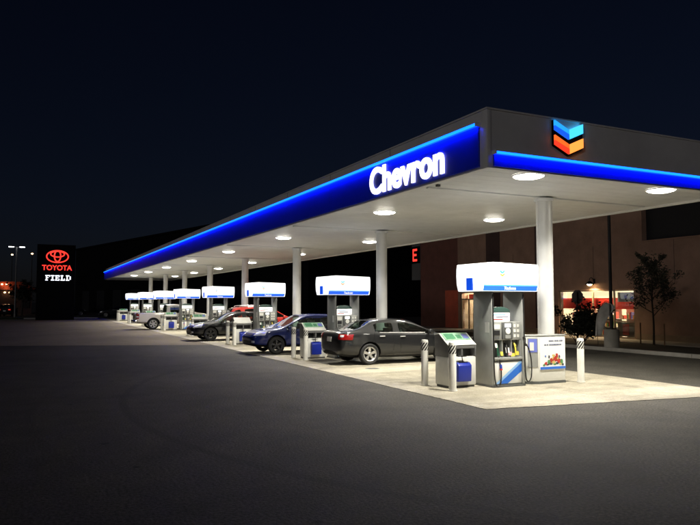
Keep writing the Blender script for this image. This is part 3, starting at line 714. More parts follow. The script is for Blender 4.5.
# a loose garden-like heap of coloured shapes across the foot of the poster
pic = [(.10, .58, .085, 'poster_red', .9), (.24, .61, .10, 'poster_red', .75), (.33, .55, .07, 'poster_red', 1.0), (.17, .68, .05, 'poster_gold', .8), (.02, .53, .06, 'poster_green', 1.1), (.42, .53, .06, 'poster_green', 1.2),
       (.27, .70, .045, 'poster_red', 1.0), (.16, .52, .06, 'poster_gold', .7), (-.08, .50, .05, 'poster_red', .9), (.28, .50, .05, 'poster_dark', .6), (.08, .49, .05, 'poster_dark', .5), (.38, .48, .045, 'poster_gold', .7),
       (-.02, .475, .05, 'poster_dark', .5), (.20, .475, .055, 'poster_green', .5), (.35, .66, .03, 'poster_dark', 1.6), (.02, .66, .028, 'poster_dark', 1.8), (.46, .465, .04, 'poster_dark', .6), (-.14, .465, .04, 'poster_green', .7), (.30, .62, .03, 'poster_gold', 1.0), (.13, .62, .025, 'poster_gold', 1.0)]
for k, (x_, z_, r_, mm_, sq_) in enumerate(pic): blob(x_, z_, r_, mm_, 6 + k % 4, 300 + k, sq_, -.1800 - .0001 * k)
blob(-.09, .68, .022, 'poster_blue', 7, 14, 1, -.1830)

# ------------------------------------------------------------------ vehicles
def Hd(x, w, zb, zt, zs):
    return (x, [(0, zb), (.74 * w, zb), (.965 * w, zb + .09), (w, zb + .45 * (zs - zb)), (.985 * w, zs), (.945 * w, zt - .055), (.92 * w, zt - .04), (.885 * w, zt - .03), (.80 * w, zt - .016), (.42 * w, zt - .002), (0, zt + .006)])
def Cb(x, w, zb, zs, zbelt, yr, zr):
    y5 = .955 * w; y6 = y5 + (yr - y5) * .93; z6 = zbelt + (zr - .045 - zbelt) * .93
    return (x, [(0, zb), (.74 * w, zb), (.965 * w, zb + .09), (w, zb + .45 * (zs - zb)), (.99 * w, zs), (y5, zbelt), (y6, z6), (yr, zr - .03), (yr - .09, zr - .005), (.5 * yr, zr + .015), (0, zr + .022)])
SPEC = {}
SPEC['sedan'] = dict(st=[
    Hd(-2.38, .66, .44, .80, .70), Hd(-2.33, .80, .31, 1.00, .88), Hd(-2.18, .865, .27, 1.085, .94), Hd(-1.78, .90, .24, 1.115, .98),
    Cb(-1.12, .91, .22, .955, 1.03, .63, 1.375), Cb(-.95, .912, .21, .95, 1.005, .65, 1.405), Cb(-.43, .915, .20, .94, .985, .672, 1.44), Cb(-.33, .915, .20, .935, .98, .674, 1.442),
    Cb(.28, .912, .20, .92, .955, .655, 1.405), Hd(1.06, .905, .20, 1.01, .90), Hd(1.6, .895, .21, .935, .85), Hd(2.1, .86, .22, .82, .74), Hd(2.33, .77, .25, .67, .60), Hd(2.41, .60, .34, .58, .51)],
    glass={4: 1, 5: 1, 7: 1, 8: 1}, wind=8, rear=3, doors={(4, 5): 'r', (5, 6): 'r', (7, 8): 'f', (8, 9): 'f'}, wheels=(1.42, -1.355), r=.335, w=.915, mir=(.86, 1.0), hand=((-.75, .93), (.0, .91)))
SPEC['suv'] = dict(st=[
    Hd(-2.29, .70, .50, .90, .80), Cb(-2.24, .84, .38, .92, 1.02, .56, 1.22), Cb(-2.08, .875, .32, .98, 1.08, .60, 1.56), Cb(-1.62, .89, .28, .99, 1.08, .645, 1.62), Cb(-1.50, .892, .27, .99, 1.075, .65, 1.63),
    Cb(-.90, .895, .25, .985, 1.06, .66, 1.655), Cb(-.42, .897, .25, .98, 1.05, .665, 1.665), Cb(-.32, .897, .25, .98, 1.045, .666, 1.666), Cb(.28, .895, .25, .965, 1.03, .645, 1.63),
    Hd(1.02, .89, .25, 1.115, 1.0), Hd(1.55, .885, .26, 1.05, .96), Hd(2.03, .86, .28, .95, .86), Hd(2.24, .78, .32, .80, .70), Hd(2.31, .62, .40, .68, .60)],
    glass={2: 1, 4: 1, 5: 1, 7: 1, 8: 1}, wind=8, rear=1, doors={(4, 5): 'r', (5, 6): 'r', (7, 8): 'f', (8, 9): 'f'}, wheels=(1.37, -1.25), r=.355, w=.897, mir=(.88, 1.09), hand=((-.85, .99), (.0, .97)))
SPEC['crossover'] = dict(st=[
    Hd(-2.37, .70, .48, .88, .78), Cb(-2.32, .84, .36, .90, 1.0, .52, 1.15), Cb(-2.0, .885, .30, .96, 1.05, .56, 1.46), Cb(-1.5, .90, .26, .97, 1.05, .61, 1.555), Cb(-1.38, .905, .25, .97, 1.045, .615, 1.565),
    Cb(-.90, .91, .24, .965, 1.03, .63, 1.59), Cb(-.42, .912, .24, .96, 1.02, .635, 1.60), Cb(-.32, .912, .24, .96, 1.015, .636, 1.60), Cb(.26, .91, .24, .95, .995, .615, 1.56),
    Hd(1.08, .90, .24, 1.06, .96), Hd(1.6, .895, .25, 1.01, .92), Hd(2.1, .87, .27, .92, .82), Hd(2.31, .79, .30, .78, .68), Hd(2.38, .64, .38, .66, .58)],
    glass={2: 1, 4: 1, 5: 1, 7: 1, 8: 1}, wind=8, rear=1, doors={(4, 5): 'r', (5, 6): 'r', (7, 8): 'f', (8, 9): 'f'}, wheels=(1.43, -1.33), r=.365, w=.912, mir=(.90, 1.05), hand=((-.85, .97), (.0, .95)))
def zscale(src, k, **kw):
    d_ = {a: b for a, b in SPEC[src].items() if a != 'st'}
    d_['st'] = [(x, [(a, .22 + (b - .22) * k if b > .22 else b) for a, b in pts]) for x, pts in SPEC[src]['st']]
    d_['mir'] = (d_['mir'][0], d_['mir'][1] * k); d_['hand'] = tuple((a, b * k) for a, b in d_['hand']); d_.update(kw); return d_
SPEC['hatch'] = zscale('suv', .885, r=.335); SPEC['low_crossover'] = zscale('crossover', .905, r=.345)
SPEC['tall_suv'] = dict(st=[(x, [(a, b * 1.045) for a, b in pts]) for x, pts in SPEC['suv']['st']], **{k: v for k, v in SPEC['suv'].items() if k != 'st'})
SPEC['pickup'] = dict(st=[
    Hd(-2.78, .84, .52, 1.06, .96), Hd(-2.72, .93, .46, 1.20, 1.04), Hd(-2.4, .955, .42, 1.22, 1.06), Hd(-1.0, .96, .40, 1.22, 1.06), Hd(-.62, .96, .38, 1.22, 1.06),
    Cb(-.55, .96, .38, 1.06, 1.17, .70, 1.76), Cb(-.40, .96, .38, 1.06, 1.16, .71, 1.80), Cb(.10, .96, .37, 1.06, 1.15, .72, 1.81), Cb(.75, .96, .37, 1.05, 1.13, .70, 1.77),
    Hd(1.40, .955, .38, 1.22, 1.08), Hd(1.95, .95, .40, 1.18, 1.05), Hd(2.45, .93, .42, 1.10, .96), Hd(2.70, .86, .46, .98, .84), Hd(2.78, .72, .52, .80, .70)],
    glass={6: 1, 7: 1, 8: 1}, wind=8, rear=4, doors={(6, 7): 'f', (7, 8): 'f', (8, 9): 'f'}, wheels=(1.75, -1.55), r=.40, w=.96, mir=(1.2, 1.2), hand=((-.3, 1.04), (-.28, 1.04)), bed=True)

def wheel_meshes(r, wd=.215, dark=False, spokes=5):
    key = (round(r, 3), dark, spokes)
    if key in wheel_meshes.c: return wheel_meshes.c[key]
    rr = r * .67; h = wd / 2
    ty = MB().lathe([(rr - .01, -h * .8), (rr + .02, -h), (r - .03, -h), (r - .006, -h * .78), (r, -h * .5), (r, h * .5), (r - .006, h * .78), (r - .03, h), (rr + .02, h), (rr - .01, h * .8)], 40, axis=1).mesh('tyre', smooth=True)
    ty.materials.append(M['tyre'])
    b = MB()
    b.lathe([(rr - .012, -h * .75), (rr + .006, h * .86), (rr + .012, h * .92), (rr - .01, h * .93), (rr - .03, h * .75), (rr - .035, -h * .5)], 40, axis=1)
    b.lathe([(0, h * .80), (.05, h * .80), (.07, h * .62), (.07, 0)], 24, axis=1)
    for k in range(spokes):
        a = 2 * math.pi * k / spokes + .3; ca, sa = math.cos(a), math.sin(a)
        def P(rad, t_, y): return (rad * ca - t_ * sa, y, rad * sa + t_ * ca)
        vs = [P(.05, -.032, h * .70), P(.05, .032, h * .70), P(rr - .02, .046, h * .78), P(rr - .02, -.046, h * .78), P(.05, -.036, h * .3), P(.05, .036, h * .3), P(rr - .02, .05, h * .4), P(rr - .02, -.05, h * .4)]
        b.add(vs, [(0, 1, 2, 3), (7, 6, 5, 4), (0, 4, 5, 1), (1, 5, 6, 2), (2, 6, 7, 3), (3, 7, 4, 0)])
    ri = b.mesh('rim', smooth=True); ri.materials.append(M['alloy_dark' if dark else 'alloy'])
    di = MB().lathe([(0, -.005), (rr * .78, -.005), (rr * .78, .012), (0, .012)], 28, axis=1).mesh('brake_disc'); di.materials.append(M['underbody'])
    wheel_meshes.c[key] = (ty, ri, di); return wheel_meshes.c[key]
wheel_meshes.c = {}

def make_car(kind, pname, name, label, cat, loc, rotz, glassm='car_glass', dark_wheels=False, spokes=5, simple=False, group=None):
    S = SPEC[kind]; st = S['st']; n = len(st); NP = 11
    root = thing(name, label, cat, loc, rotz, group)
    bm = bmesh.new(); cl = bm.edges.layers.float.new('crease_edge')
    ring = []
    for x, pts in st:
        row = [bm.verts.new((x, y, z)) for y, z in pts]
        mir = [row[0]] + [bm.verts.new((x, -y, z)) for y, z in pts[1:-1]] + [row[-1]]
        ring.append((row, mir))
    # material slots: 0 body 1 glass 2 doors(+y front) 3 doors(+y rear) 4 doors(-y front) 5 doors(-y rear) 6 underside/arches 7 trim
    for i in range(n - 1):
        for sd in (0, 1):
            A, B = ring[i][sd], ring[i + 1][sd]
            for j in range(NP - 1):
                f = bm.faces.new((A[j], A[j + 1], B[j + 1], B[j]) if sd else (A[j], B[j], B[j + 1], A[j + 1]))
                mi = 0
                if j == 0: mi = 6
                elif j == 5 and i in S['glass']: mi = 1
                elif j in (8, 9) and i in (S['wind'], S['rear']): mi = 1
                elif j == 7 and i in (S['wind'], S['rear']): mi = 0
                elif j in (2, 3, 4) and (i, i + 1) in S['doors']:
                    mi = (2 if S['doors'][(i, i + 1)] == 'f' else 3) + 2 * sd
                elif j == 5 and (i, i + 1) in S['doors'] : mi = 0
                elif j == 5 and i == 6 and kind != 'pickup': mi = 7
                elif j == 1: mi = 7 if kind in ('hatch', 'suv', 'tall_suv') else 0
                f.material_index = mi; f.smooth = True
    for e, sgn in ((0, 1), (n - 1, -1)):
        A, B = ring[e]
        for j in range(NP - 1):
            vs = [A[j], A[j + 1], B[j + 1], B[j]]
            u = []
            for v in vs:
                if v not in u: u.append(v)
            if len(u) >= 3:
                f = bm.faces.new(u); f.smooth = True; f.material_index = 0 if j else 6
    bmesh.ops.recalc_face_normals(bm, faces=bm.faces)
    for e in bm.edges:
        ms = {f.material_index for f in e.link_faces}
        if 1 in ms and len(ms) > 1: e[cl] = 0.35
    # belt and lower crease
    for i in range(n - 1):
        for sd in (0, 1):
            for j, cv in ((4, .35), (1, .5), (2, .2)):
                e = bm.edges.get((ring[i][sd][j], ring[i + 1][sd][j]))
                if e: e[cl] = max(e[cl], cv)
    if S.get('bed'):
        for sd in (0, 1):
            for i in range(1, 4):
                for j in (5, 6):
                    e = bm.edges.get((ring[i][sd][j], ring[i + 1][sd][j]));
                    if e: e[cl] = .8
        for k in (4, 5, 2):
            for sd in (0, 1):
                for j in range(4, 10):
                    e = bm.edges.get((ring[k][sd][j], ring[k][sd][j + 1]))
                    if e: e[cl] = .8
    me = bpy.data.meshes.new('car_cage'); bm.to_mesh(me); bm.free()
    slots = [M[pname], M[glassm], M[pname], M[pname], M[pname], M[pname], M['underbody'], M['black_plastic']]
    for s_ in slots: me.materials.append(s_)
    tmp = bpy.data.objects.new('car_tmp', me); C.objects.link(tmp)
    ss = tmp.modifiers.new('ss', 'SUBSURF'); ss.levels = ss.render_levels = 2
    cb = MB(); wv = S['w']
    for wx in S['wheels']:
        for s in (-1, 1):
            cb.cyl((wx, s * (wv - .34), S['r'] + .01), (wx, s * (wv + .2), S['r'] + .01), S['r'] + .055, n=40)
    if S.get('bed'): cb.box(-2.66, -.72, -.80, .80, .78, 2.2)
    cm = cb.mesh('cutter')
    for s_ in slots: cm.materials.append(s_)
    for p in cm.polygons: p.material_index = 6
    cut = bpy.data.objects.new('cut_tmp', cm); C.objects.link(cut)
    bo = tmp.modifiers.new('bo', 'BOOLEAN'); bo.operation = 'DIFFERENCE'; bo.object = cut; bo.solver = 'EXACT'
    dg = bpy.context.evaluated_depsgraph_get(); dg.update()
    ev = bpy.data.meshes.new_from_object(tmp.evaluated_get(dg))
    bpy.data.objects.remove(tmp); bpy.data.objects.remove(cut)
    bm = bmesh.new(); bm.from_mesh(ev)
    bvh = BVHTree.FromBMesh(bm)
    bm.verts.ensure_lookup_table()
    vn = [v.normal.copy() for v in bm.verts]
    def sub(pred, name, mname, parent, inset=0.0, comps=False, off=0.0):
        fs = [f for f in bm.faces if pred(f)]
        if not fs: return []
        groups = [fs]
        if comps:
            groups = []; todo = set(fs)
            while todo:
                f0 = todo.pop(); grp = [f0]; stck = [f0]
                while stck:
                    a = stck.pop()
                    for e in a.edges:
                        for b_ in e.link_faces:
                            if b_ in todo: todo.remove(b_); grp.append(b_); stck.append(b_)
                groups.append(grp)
        out = []
        for grp in groups:
            idx = {}; vs = []; fl = []; mi = []
            for f in grp:
                for v in f.verts:
                    if v.index not in idx: idx[v.index] = len(vs); vs.append(v.co + vn[v.index] * off)
                fl.append([idx[v.index] for v in f.verts]); mi.append(f.material_index)
            m2 = bpy.data.meshes.new(name); m2.from_pydata([v[:] for v in vs], [], fl)
            if inset > 0:
                b2 = bmesh.new(); b2.from_mesh(m2)
                r_ = bmesh.ops.inset_region(b2, faces=b2.faces, thickness=inset, use_boundary=True, use_even_offset=True)
                bmesh.ops.delete(b2, geom=r_['faces'], context='FACES')
                b2.to_mesh(m2); b2.free()
            for p in m2.polygons: p.use_smooth = True
            m2.set_sharp_from_angle(angle=R(42))
            m2.materials.append(M[mname]); out.append(obj_from(m2, name, parent))
        return out
    body = sub(lambda f: f.material_index == 0, 'body', pname, root)[0]
    sub(lambda f: f.material_index == 6, 'underbody', 'underbody', root)
    sub(lambda f: f.material_index == 7, 'trim', 'pillar_black', root, comps=True)
    wins = sub(lambda f: f.material_index == 1, 'window', glassm, root, comps=True, off=-.004)
    doors = {}
    for k in (2, 3, 4, 5):
        dd = sub(lambda f: f.material_index == k, 'door', pname, root, inset=.007)
        if dd: doors[k] = dd[0]
    bm.free()
    # surface patches by projection onto the body
    def patch(name, mname, parent, org, nrm, corners, off=.008, nu=8, nv=5):
        org = Vector(org); nn_ = Vector(nrm).normalized(); up = Vector((0, 0, 1)); uu = up.cross(nn_).normalized()
        vs = []
        for k in range(nv + 1):
            for i in range(nu + 1):
                a, b_ = i / nu, k / nv
                c = [Vector(q_) for q_ in corners]
                uv = (c[0] * (1 - a) + c[1] * a) * (1 - b_) + (c[3] * (1 - a) + c[2] * a) * b_
                o_ = org + uu * uv.x + up * uv.y + nn_ * 1.5
                hit = bvh.ray_cast(o_, -nn_, 2.8)
                p = hit[0] if hit[0] is not None else (org + uu * uv.x + up * uv.y)
                vs.append(p + nn_ * off)
        N1 = len(vs); fs = [(k * (nu + 1) + i, k * (nu + 1) + i + 1, (k + 1) * (nu + 1) + i + 1, (k + 1) * (nu + 1) + i) for k in range(nv) for i in range(nu)]
        border = [i for i in range(nu + 1)] + [(k + 1) * (nu + 1) - 1 for k in range(1, nv + 1)] + [nv * (nu + 1) + i for i in range(nu - 1, -1, -1)] + [k * (nu + 1) for k in range(nv - 1, 0, -1)]
        back = {b_: N1 + q_ for q_, b_ in enumerate(border)}
        vs += [vs[b_] - nn_ * (off + .02) for b_ in border]
        fs += [(border[q_], border[(q_ + 1) % len(border)], back[border[(q_ + 1) % len(border)]], back[border[q_]]) for q_ in range(len(border))]
        return MB().add(vs, fs).build(name, mname, parent, smooth=True)
    xf, xr = st[-1][0], st[0][0]; zl = st[-3][1][4][1]; zr_ = st[2][1][4][1]
    for s in (-1, 1):
        if kind == 'pickup':
            patch('headlight', 'lens_clear', root, (xf - .2, s * .70, .92), (1, s * .35, 0), [(-.16, -.10), (.16, -.10), (.16, .10), (-.16, .10)])
            tl = patch('taillight', 'lens_red', root, (xr + .15, s * .86, 1.0), (-1, s * .75, 0), [(-.10, -.22), (.10, -.22), (.10, .18), (-.10, .18)], .012)
            patch('reverse_lamp', 'lens_clear', tl, (xr + .15, s * .86, .92), (-1, s * .75, 0), [(-.08, -.05), (.08, -.05), (.08, .05), (-.08, .05)], .018)
        else:
            hl = patch('headlight', 'lens_clear', root, (xf - .32, s * .72, zl + .0), (1, s * .85, 0), [(-.21, -.075), (.21, -.06), (.25, .09), (-.17, .055)] if s > 0 else [(-.21, -.06), (.21, -.075), (.17, .055), (-.25, .09)])
            patch('fog_lamp', 'lens_clear', root, (xf - .2, s * .60, zl - .30), (1, s * .5, 0), [(-.09, -.035), (.09, -.035), (.09, .035), (-.09, .035)], .006, 5, 3)
            if kind == 'sedan':
                tl = patch('taillight', 'lens_red', root, (xr + .2, s * .78, .90), (-1, s * .75, 0), [(-.22, -.085), (.21, -.10), (.23, .075), (-.22, .085)] if s < 0 else [(-.21, -.10), (.22, -.085), (.22, .085), (-.23, .075)], .012)
                patch('reverse_lamp', 'lens_clear', tl, (xr + .2, s * .70, .93), (-1, s * .75, 0), [(-.06, -.035), (.06, -.035), (.06, .03), (-.06, .03)], .018, 4, 3)
            else:
                patch('taillight', 'lens_red', root, (xr + .15, s * .80, zr_ - .05), (-1, s * .8, 0), [(-.12, -.18), (.12, -.18), (.12, .18), (-.12, .18)], .012)
    gz = zl - .03
    patch('grille', 'black_plastic', root, (xf, 0, gz), (1, 0, 0), [(-.42, -.09), (.42, -.09), (.46, .07), (-.46, .07)], .006, 10, 3)
    patch('bumper_intake', 'black_plastic', root, (xf, 0, gz - .30), (1, 0, 0), [(-.45, -.06), (.45, -.06), (.50, .06), (-.50, .06)], .006, 10, 3)
    patch('licence_plate', 'plate', root, (xr, 0, .78 if kind != 'sedan' else .80), (-1, 0, 0), [(-.155, -.075), (.155, -.075), (.155, .075), (-.155, .075)], .012, 4, 2)
    if kind == 'pickup':
        MB().box(xr - .10, xr + .06, -.90, .90, .50, .68).build('rear_bumper', 'chrome', root, 0.03)
        patch('tailgate', pname, root, (xr, 0, .96), (-1, 0, 0), [(-.74, -.20), (.74, -.20), (.76, .20), (-.76, .20)], .02, 8, 3)
    # handles, mirrors
    for k, (hx, hz) in zip((0, 1), S['hand']):
        for s in (-1, 1):
            if kind == 'pickup' and k: continue
            dk = (3 if k == 0 else 2) + (0 if s > 0 else 2)
            par = doors.get(dk) or doors.get(dk - 1) or root
            patch('handle', 'bright_trim' if kind in ('sedan',) else pname, par, (hx - .17, s * wv, hz - .03), (0, s, 0), [(-.09, -.014), (.09, -.014), (.09, .016), (-.09, .016)], .028, 4, 2)
    mx_, mz = S['mir']
    for s in (-1, 1):
        mo = MB().lathe([(0, -.11), (.06, -.10), (.085, -.05), (.09, .02), (.085, .07), (0, .085)], 14, axis=1).mesh('mirror', smooth=True)
        for v in mo.vertices: v.co = Vector((v.co.x * .75 + mx_, s * (wv + .095 + v.co.y), v.co.z * .95 + mz + .02))
        mo.materials.append(M[pname]); mr_ = obj_from(mo, 'mirror', root)
        MB().box(mx_ - .03, mx_ + .03, min(s * (wv - .06), s * (wv + .06)), max(s * (wv - .06), s * (wv + .06)), mz - .045, mz - .01).build('stalk', 'black_plastic', mr_, 0.008)
    # chrome strip below the side windows and along the window top
    if kind in ('sedan', 'low_crossover'):
        for s in (-1, 1):
            x0, x1 = (-1.0, .72) if kind == 'sedan' else (-1.35, .75)
            pts = []
            for q_ in range(13):
                xx = x0 + (x1 - x0) * q_ / 12
                zz = (1.012 if kind == 'sedan' else .97) - .028 * q_ / 12
                h_ = bvh.ray_cast(Vector((xx, s * 2, zz)), Vector((0, -s, 0)), 3)
                if h_[0] is not None: pts.append(h_[0] + Vector((0, s * .006, 0)))
            MB().tube(pts, .009, 6, 0).build('window_trim', 'bright_trim', root, smooth=True)
    # wheels
    ty, ri, di = wheel_meshes(S['r'], dark=dark_wheels, spokes=spokes)
    for wx in S['wheels']:
        for s in (-1, 1):
            we = part_empty('wheel', root, (wx, s * (wv - .125), S['r'] + .008))
            if s < 0: we.rotation_euler = (0, 0, math.pi)
            obj_from(ty, 'tyre', we); obj_from(ri, 'rim', we); obj_from(di, 'brake_disc', we)
    # cabin
    ci = S['glass']; zfl = .34 if kind != 'pickup' else .55
    xa, xb = (-1.4, .95) if kind == 'sedan' else (-.50, 1.2) if kind == 'pickup' else (-1.9, .95)
    MB().box(xa, xb, -.74, .74, zfl, zfl + .06).build('cabin_floor', 'interior', root)
    zd = st[S['wind'] + 1][1][4][1]
    MB().prism([(xb - .32, zd - .15), (xb + .05, zd - .10), (xb + .05, zd + .02), (xb - .12, zd + .05), (xb - .28, zd - .0)], 1, -.72, .72).build('dashboard', 'interior', root, 0.02)
    MB().tube([(xb - .42 + .05 * math.sin(a), .36 + .18 * math.cos(a), zd + .02 + .17 * math.sin(a)) for a in [2 * math.pi * k / 16 for k in range(17)]], .014, 6, 0).build('steering_wheel', 'interior', root, smooth=True)
    sm = MB()
    sm.box(-.24, .26, -.24, .24, .10, .30); sm.prism([(-.30, .26), (-.18, .28), (-.30, .86), (-.38, .84)], 1, -.23, .23); sm.prism([(-.365, .88), (-.29, .88), (-.31, 1.05), (-.38, 1.05)], 1, -.12, .12)
    smm = sm.mesh('seat', bevel=.03); smm.materials.append(M['seat_cloth'])
    rows = [(.28, 1.0)] + ([] if kind == 'pickup' else [(-.62, .95)])
    for rx, sc in rows:
        for s in (-1, 1):
            o = obj_from(smm, 'seat', root, (rx, s * .37, zfl + .03)); 
            if kind == 'sedan': o.scale = (1, 1, .86)
            elif kind != 'pickup' and kind != 'tall_suv': o.scale = (1, 1, .88)
    if kind in ('suv', 'tall_suv'):
        zz = st[6][1][8][1]
        for s in (-1, 1):
            MB().tube([(-1.7, s * .56, zz - .03), (-1.55, s * .56, zz + .035), (-.5, s * .57, zz + .06), (.05, s * .56, zz + .035), (.2, s * .56, zz - .03)], .014, 6, 4).build('roof_rail', 'black_plastic' if kind == 'crossover' else 'alloy', root, smooth=True)
    return root
PI = math.pi
make_car('sedan', 'paint_grey', 'sedan', 'dark grey four-door sedan with silver alloy wheels beyond the first pump', 'car', (11.10, 19.50, 0.010), 0)
make_car('hatch', 'paint_blue', 'hatchback_car', 'dark blue hatchback car with bonnet out past the second pump', 'car', (9.91, 24.85, 0.010), PI, dark_wheels=True)
make_car('low_crossover', 'paint_black', 'crossover_car', 'black crossover car with bonnet out past the third pump', 'car', (9.79, 34.30, 0.010), PI, dark_wheels=True)
make_car('tall_suv', 'paint_red', 'sport_utility_car', 'red tall sport utility car whose roof shows behind the black crossover', 'car', (12.6, 37.55, 0.010), 0, glassm='dark_glass')
make_car('pickup', 'paint_silver', 'pickup_truck', 'pale tan pickup truck with tail out past the fifth pump', 'truck', (9.68, 50.2, 0.010), 0, spokes=6)

# ------------------------------------------------------------------ shop building on the far side of the drive
shop = thing('shop_building', 'brown stucco shop building with lit display window behind the planting bed', 'building', (27.5, 25, 0))
def sp(mb, name, m, bevel=0.0, parent=None):
    o = mb.build(name, m, parent or shop, bevel)
    o.matrix_parent_inverse = Matrix.Translation((-27.5, -25, 0)); return o
X0, X1 = 27.5, 27.85
Wy0, Wy1, Wz1 = 23.75, 29.05, 2.64
Dy0, Dy1, Dz1 = 36.95, 38.72, 2.62
wl = MB()
def wb(y0, y1, z0, z1): wl.box(X0, X1, y0, y1, z0, z1)
wb(2, Wy0, 0, 5.04); wb(Wy0, Wy1, Wz1, 5.04); wb(Wy0, Wy1, 0, 0.14); wb(Wy1, Dy0, 0, 5.04); wb(Dy0, Dy1, Dz1, 5.04); wb(Dy1, 39.0, 0, 5.04)
wb(23.2, 39.0, 5.04, 8.0); wb(2, 23.2, 7.4, 8.0); wb(2, 3.0, 5.04, 7.4)
sp(wl, 'wall', 'stucco')
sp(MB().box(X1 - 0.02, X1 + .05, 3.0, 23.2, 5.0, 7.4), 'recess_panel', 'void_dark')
sp(MB().box(X0 - 0.05, X1 - 0.03, 3.0, 23.25, 4.99, 5.055), 'ledge', 'stucco')
sp(MB().box(X0 - .05, X0 - .003, Wy1 + .1, Dy0 - .1, .12, .42), 'plinth', 'plinth')
sp(MB().box(X0 - .05, X0 - .003, 2, Wy0 - .1, .12, .42), 'plinth', 'plinth')
sp(MB().box(X0 - .04, X0 - .002, 34.3, 35.7, .43, 7.9), 'dark_pilaster', 'stucco_dark')
sp(MB().box(X0 - .04, X0 - .002, 30.6, 30.95, .43, 7.9), 'dark_pilaster', 'stucco_dark')
for y in (21.4, 26.4, 33.0): sp(MB().box(X0 - .006, X0 - .001, y - .01, y + .01, 2.9, 5.0), 'control_joint', 'stucco_dark')
sp(MB().box(X0, 46, 2, 39, 7.9, 8.05), 'roof', 'night_wall')
# setback wing with red panel
sp(MB().box(27.95, 28.3, 39.0, 44.7, 0, 7.5), 'wing_wall', 'stucco_red')
sp(MB().box(27.86, 27.945, 39.0, 41.15, .12, 2.85), 'red_panel', 'rust_panel')
sp(MB().box(27.90, 28.3, 44.7, 45.95, 3.75, 6.6), 'grey_panel', 'night_grey')
# display window
wn = MB()
for y in (Wy0 + .04, 25.1, 26.55, Wy1 - .04): wn.box(X0 + .05, X0 + .13, y - .04, y + .04, .14, Wz1)
for z in (.17, 1.0, Wz1 - .04): wn.box(X0 + .055, X0 + .125, Wy0, Wy1, z - .03, z + .03)
dw = sp(wn, 'window_frame', 'frame_metal')
for a, b in ((Wy0 + .08, 25.06), (25.14, 26.51), (26.59, Wy1 - .08)):
    for z0, z1 in ((.20, .97), (1.03, Wz1 - .07)):
        o = MB().box(X0 + .085, X0 + .095, a, b, z0, z1).build('pane', 'shop_glass', dw)
        o.matrix_parent_inverse = Matrix.Translation((0, 0, 0))
sp(MB().box(X0 - .06, X0 + .04, Wy0 - .05, Wy1 + .05, .10, .16), 'window_sill', 'plinth')
# shop interior shell
ins = MB()
ins.box(31.6, 31.7, 22.0, 31.0, 0, 3.1); ins.box(27.86, 31.6, 22.0, 22.1, 0, 3.1); ins.box(27.86, 31.6, 30.9, 31.0, 0, 3.1); ins.box(27.86, 31.6, 22.1, 30.9, 3.0, 3.1)
sp(ins, 'interior_wall', 'shop_wall'); sp(MB().box(27.86, 31.6, 22.1, 30.9, 0.0, 0.13), 'interior_floor', 'shop_floor')
sp(MB().box(28.05, 28.10, Wy0, Wy1, 2.22, 2.62), 'lit_header', 'shop_cream')
sp(MB().box(28.15, 28.22, Wy0 - .2, Wy1 + .4, 1.62, 2.215), 'red_valance', 'shop_red')
sp(MB().box(27.72, 27.73, Wy0 + .15, 25.0, 2.0, 2.5), 'window_poster', 'poster_white')
sp(MB().box(27.715, 27.719, 23.95, 24.2, 2.3, 2.45), 'poster_mark', 'shop_red')
sp(MB().box(27.72, 27.74, Wy0 + .1, 25.04, .22, .95), 'lower_panel', 'frame_metal'); sp(MB().box(27.70, 27.716, 24.3, 24.7, .3, .85), 'lower_poster', 'goods0')
for y in (24.6, 27.2, 29.3):
    ld = bpy.data.lights.new('shop_lamp', 'AREA'); ld.shape = 'RECTANGLE'; ld.size = 1.2; ld.size_y = .3; ld.energy = 260; ld.color = (1, .9, .72)
    f_ = thing('ceiling_light', 'warm strip light inside the shop window, %s' % {24.6: 'nearest the small tree', 27.2: 'in the middle', 29.3: 'farthest from the tree'}[y], 'light', (29.3, y, 2.99), 0, 'lights inside the shop')
    MB().box(-.15, .15, -.6, .6, -.05, 0).build('diffuser', 'price_lit', f_, 0.01)
    lo = bpy.data.objects.new('shop_lamp', ld); link(lo, f_); lo.location = (0, 0, -.06)
# stocked shelves in the window
for k, (y0, y1) in enumerate(((23.9, 25.4), (25.7, 27.2), (27.5, 28.95))):
    sh = thing('display_shelf', 'shelf of coloured goods in the shop window, %s' % ('below the white window poster' if k == 0 else 'between the other two shelves' if k == 1 else 'behind the dark shrub'), 'shelf', (28.5, (y0 + y1) / 2, .13), 0, 'shelves in the shop window')
    hw = (y1 - y0) / 2
    f_ = MB().box(.28, .30, -hw, hw, 0, 1.5)
    for z in (.05, .5, .95): f_.box(-.15, .28, -hw, hw, z, z + .03)
    f_.build('rack', 'shelf_metal', sh)
    for mi in range(6):
        b = MB(); rr = random.Random(k * 10 + mi)
        for z in (.08, .53, .98):
            yy_ = -hw + .05 + .07 * mi
            while yy_ < hw - .1:
                if rr.random() < .75: b.box(-.14 + .04 * rr.random(), .1, yy_, yy_ + .062, z + .002, z + .16 + .2 * rr.random())
                yy_ += .42
        if b.v: tag(b.build('goods', 'goods%d' % mi, sh), kind='stuff')
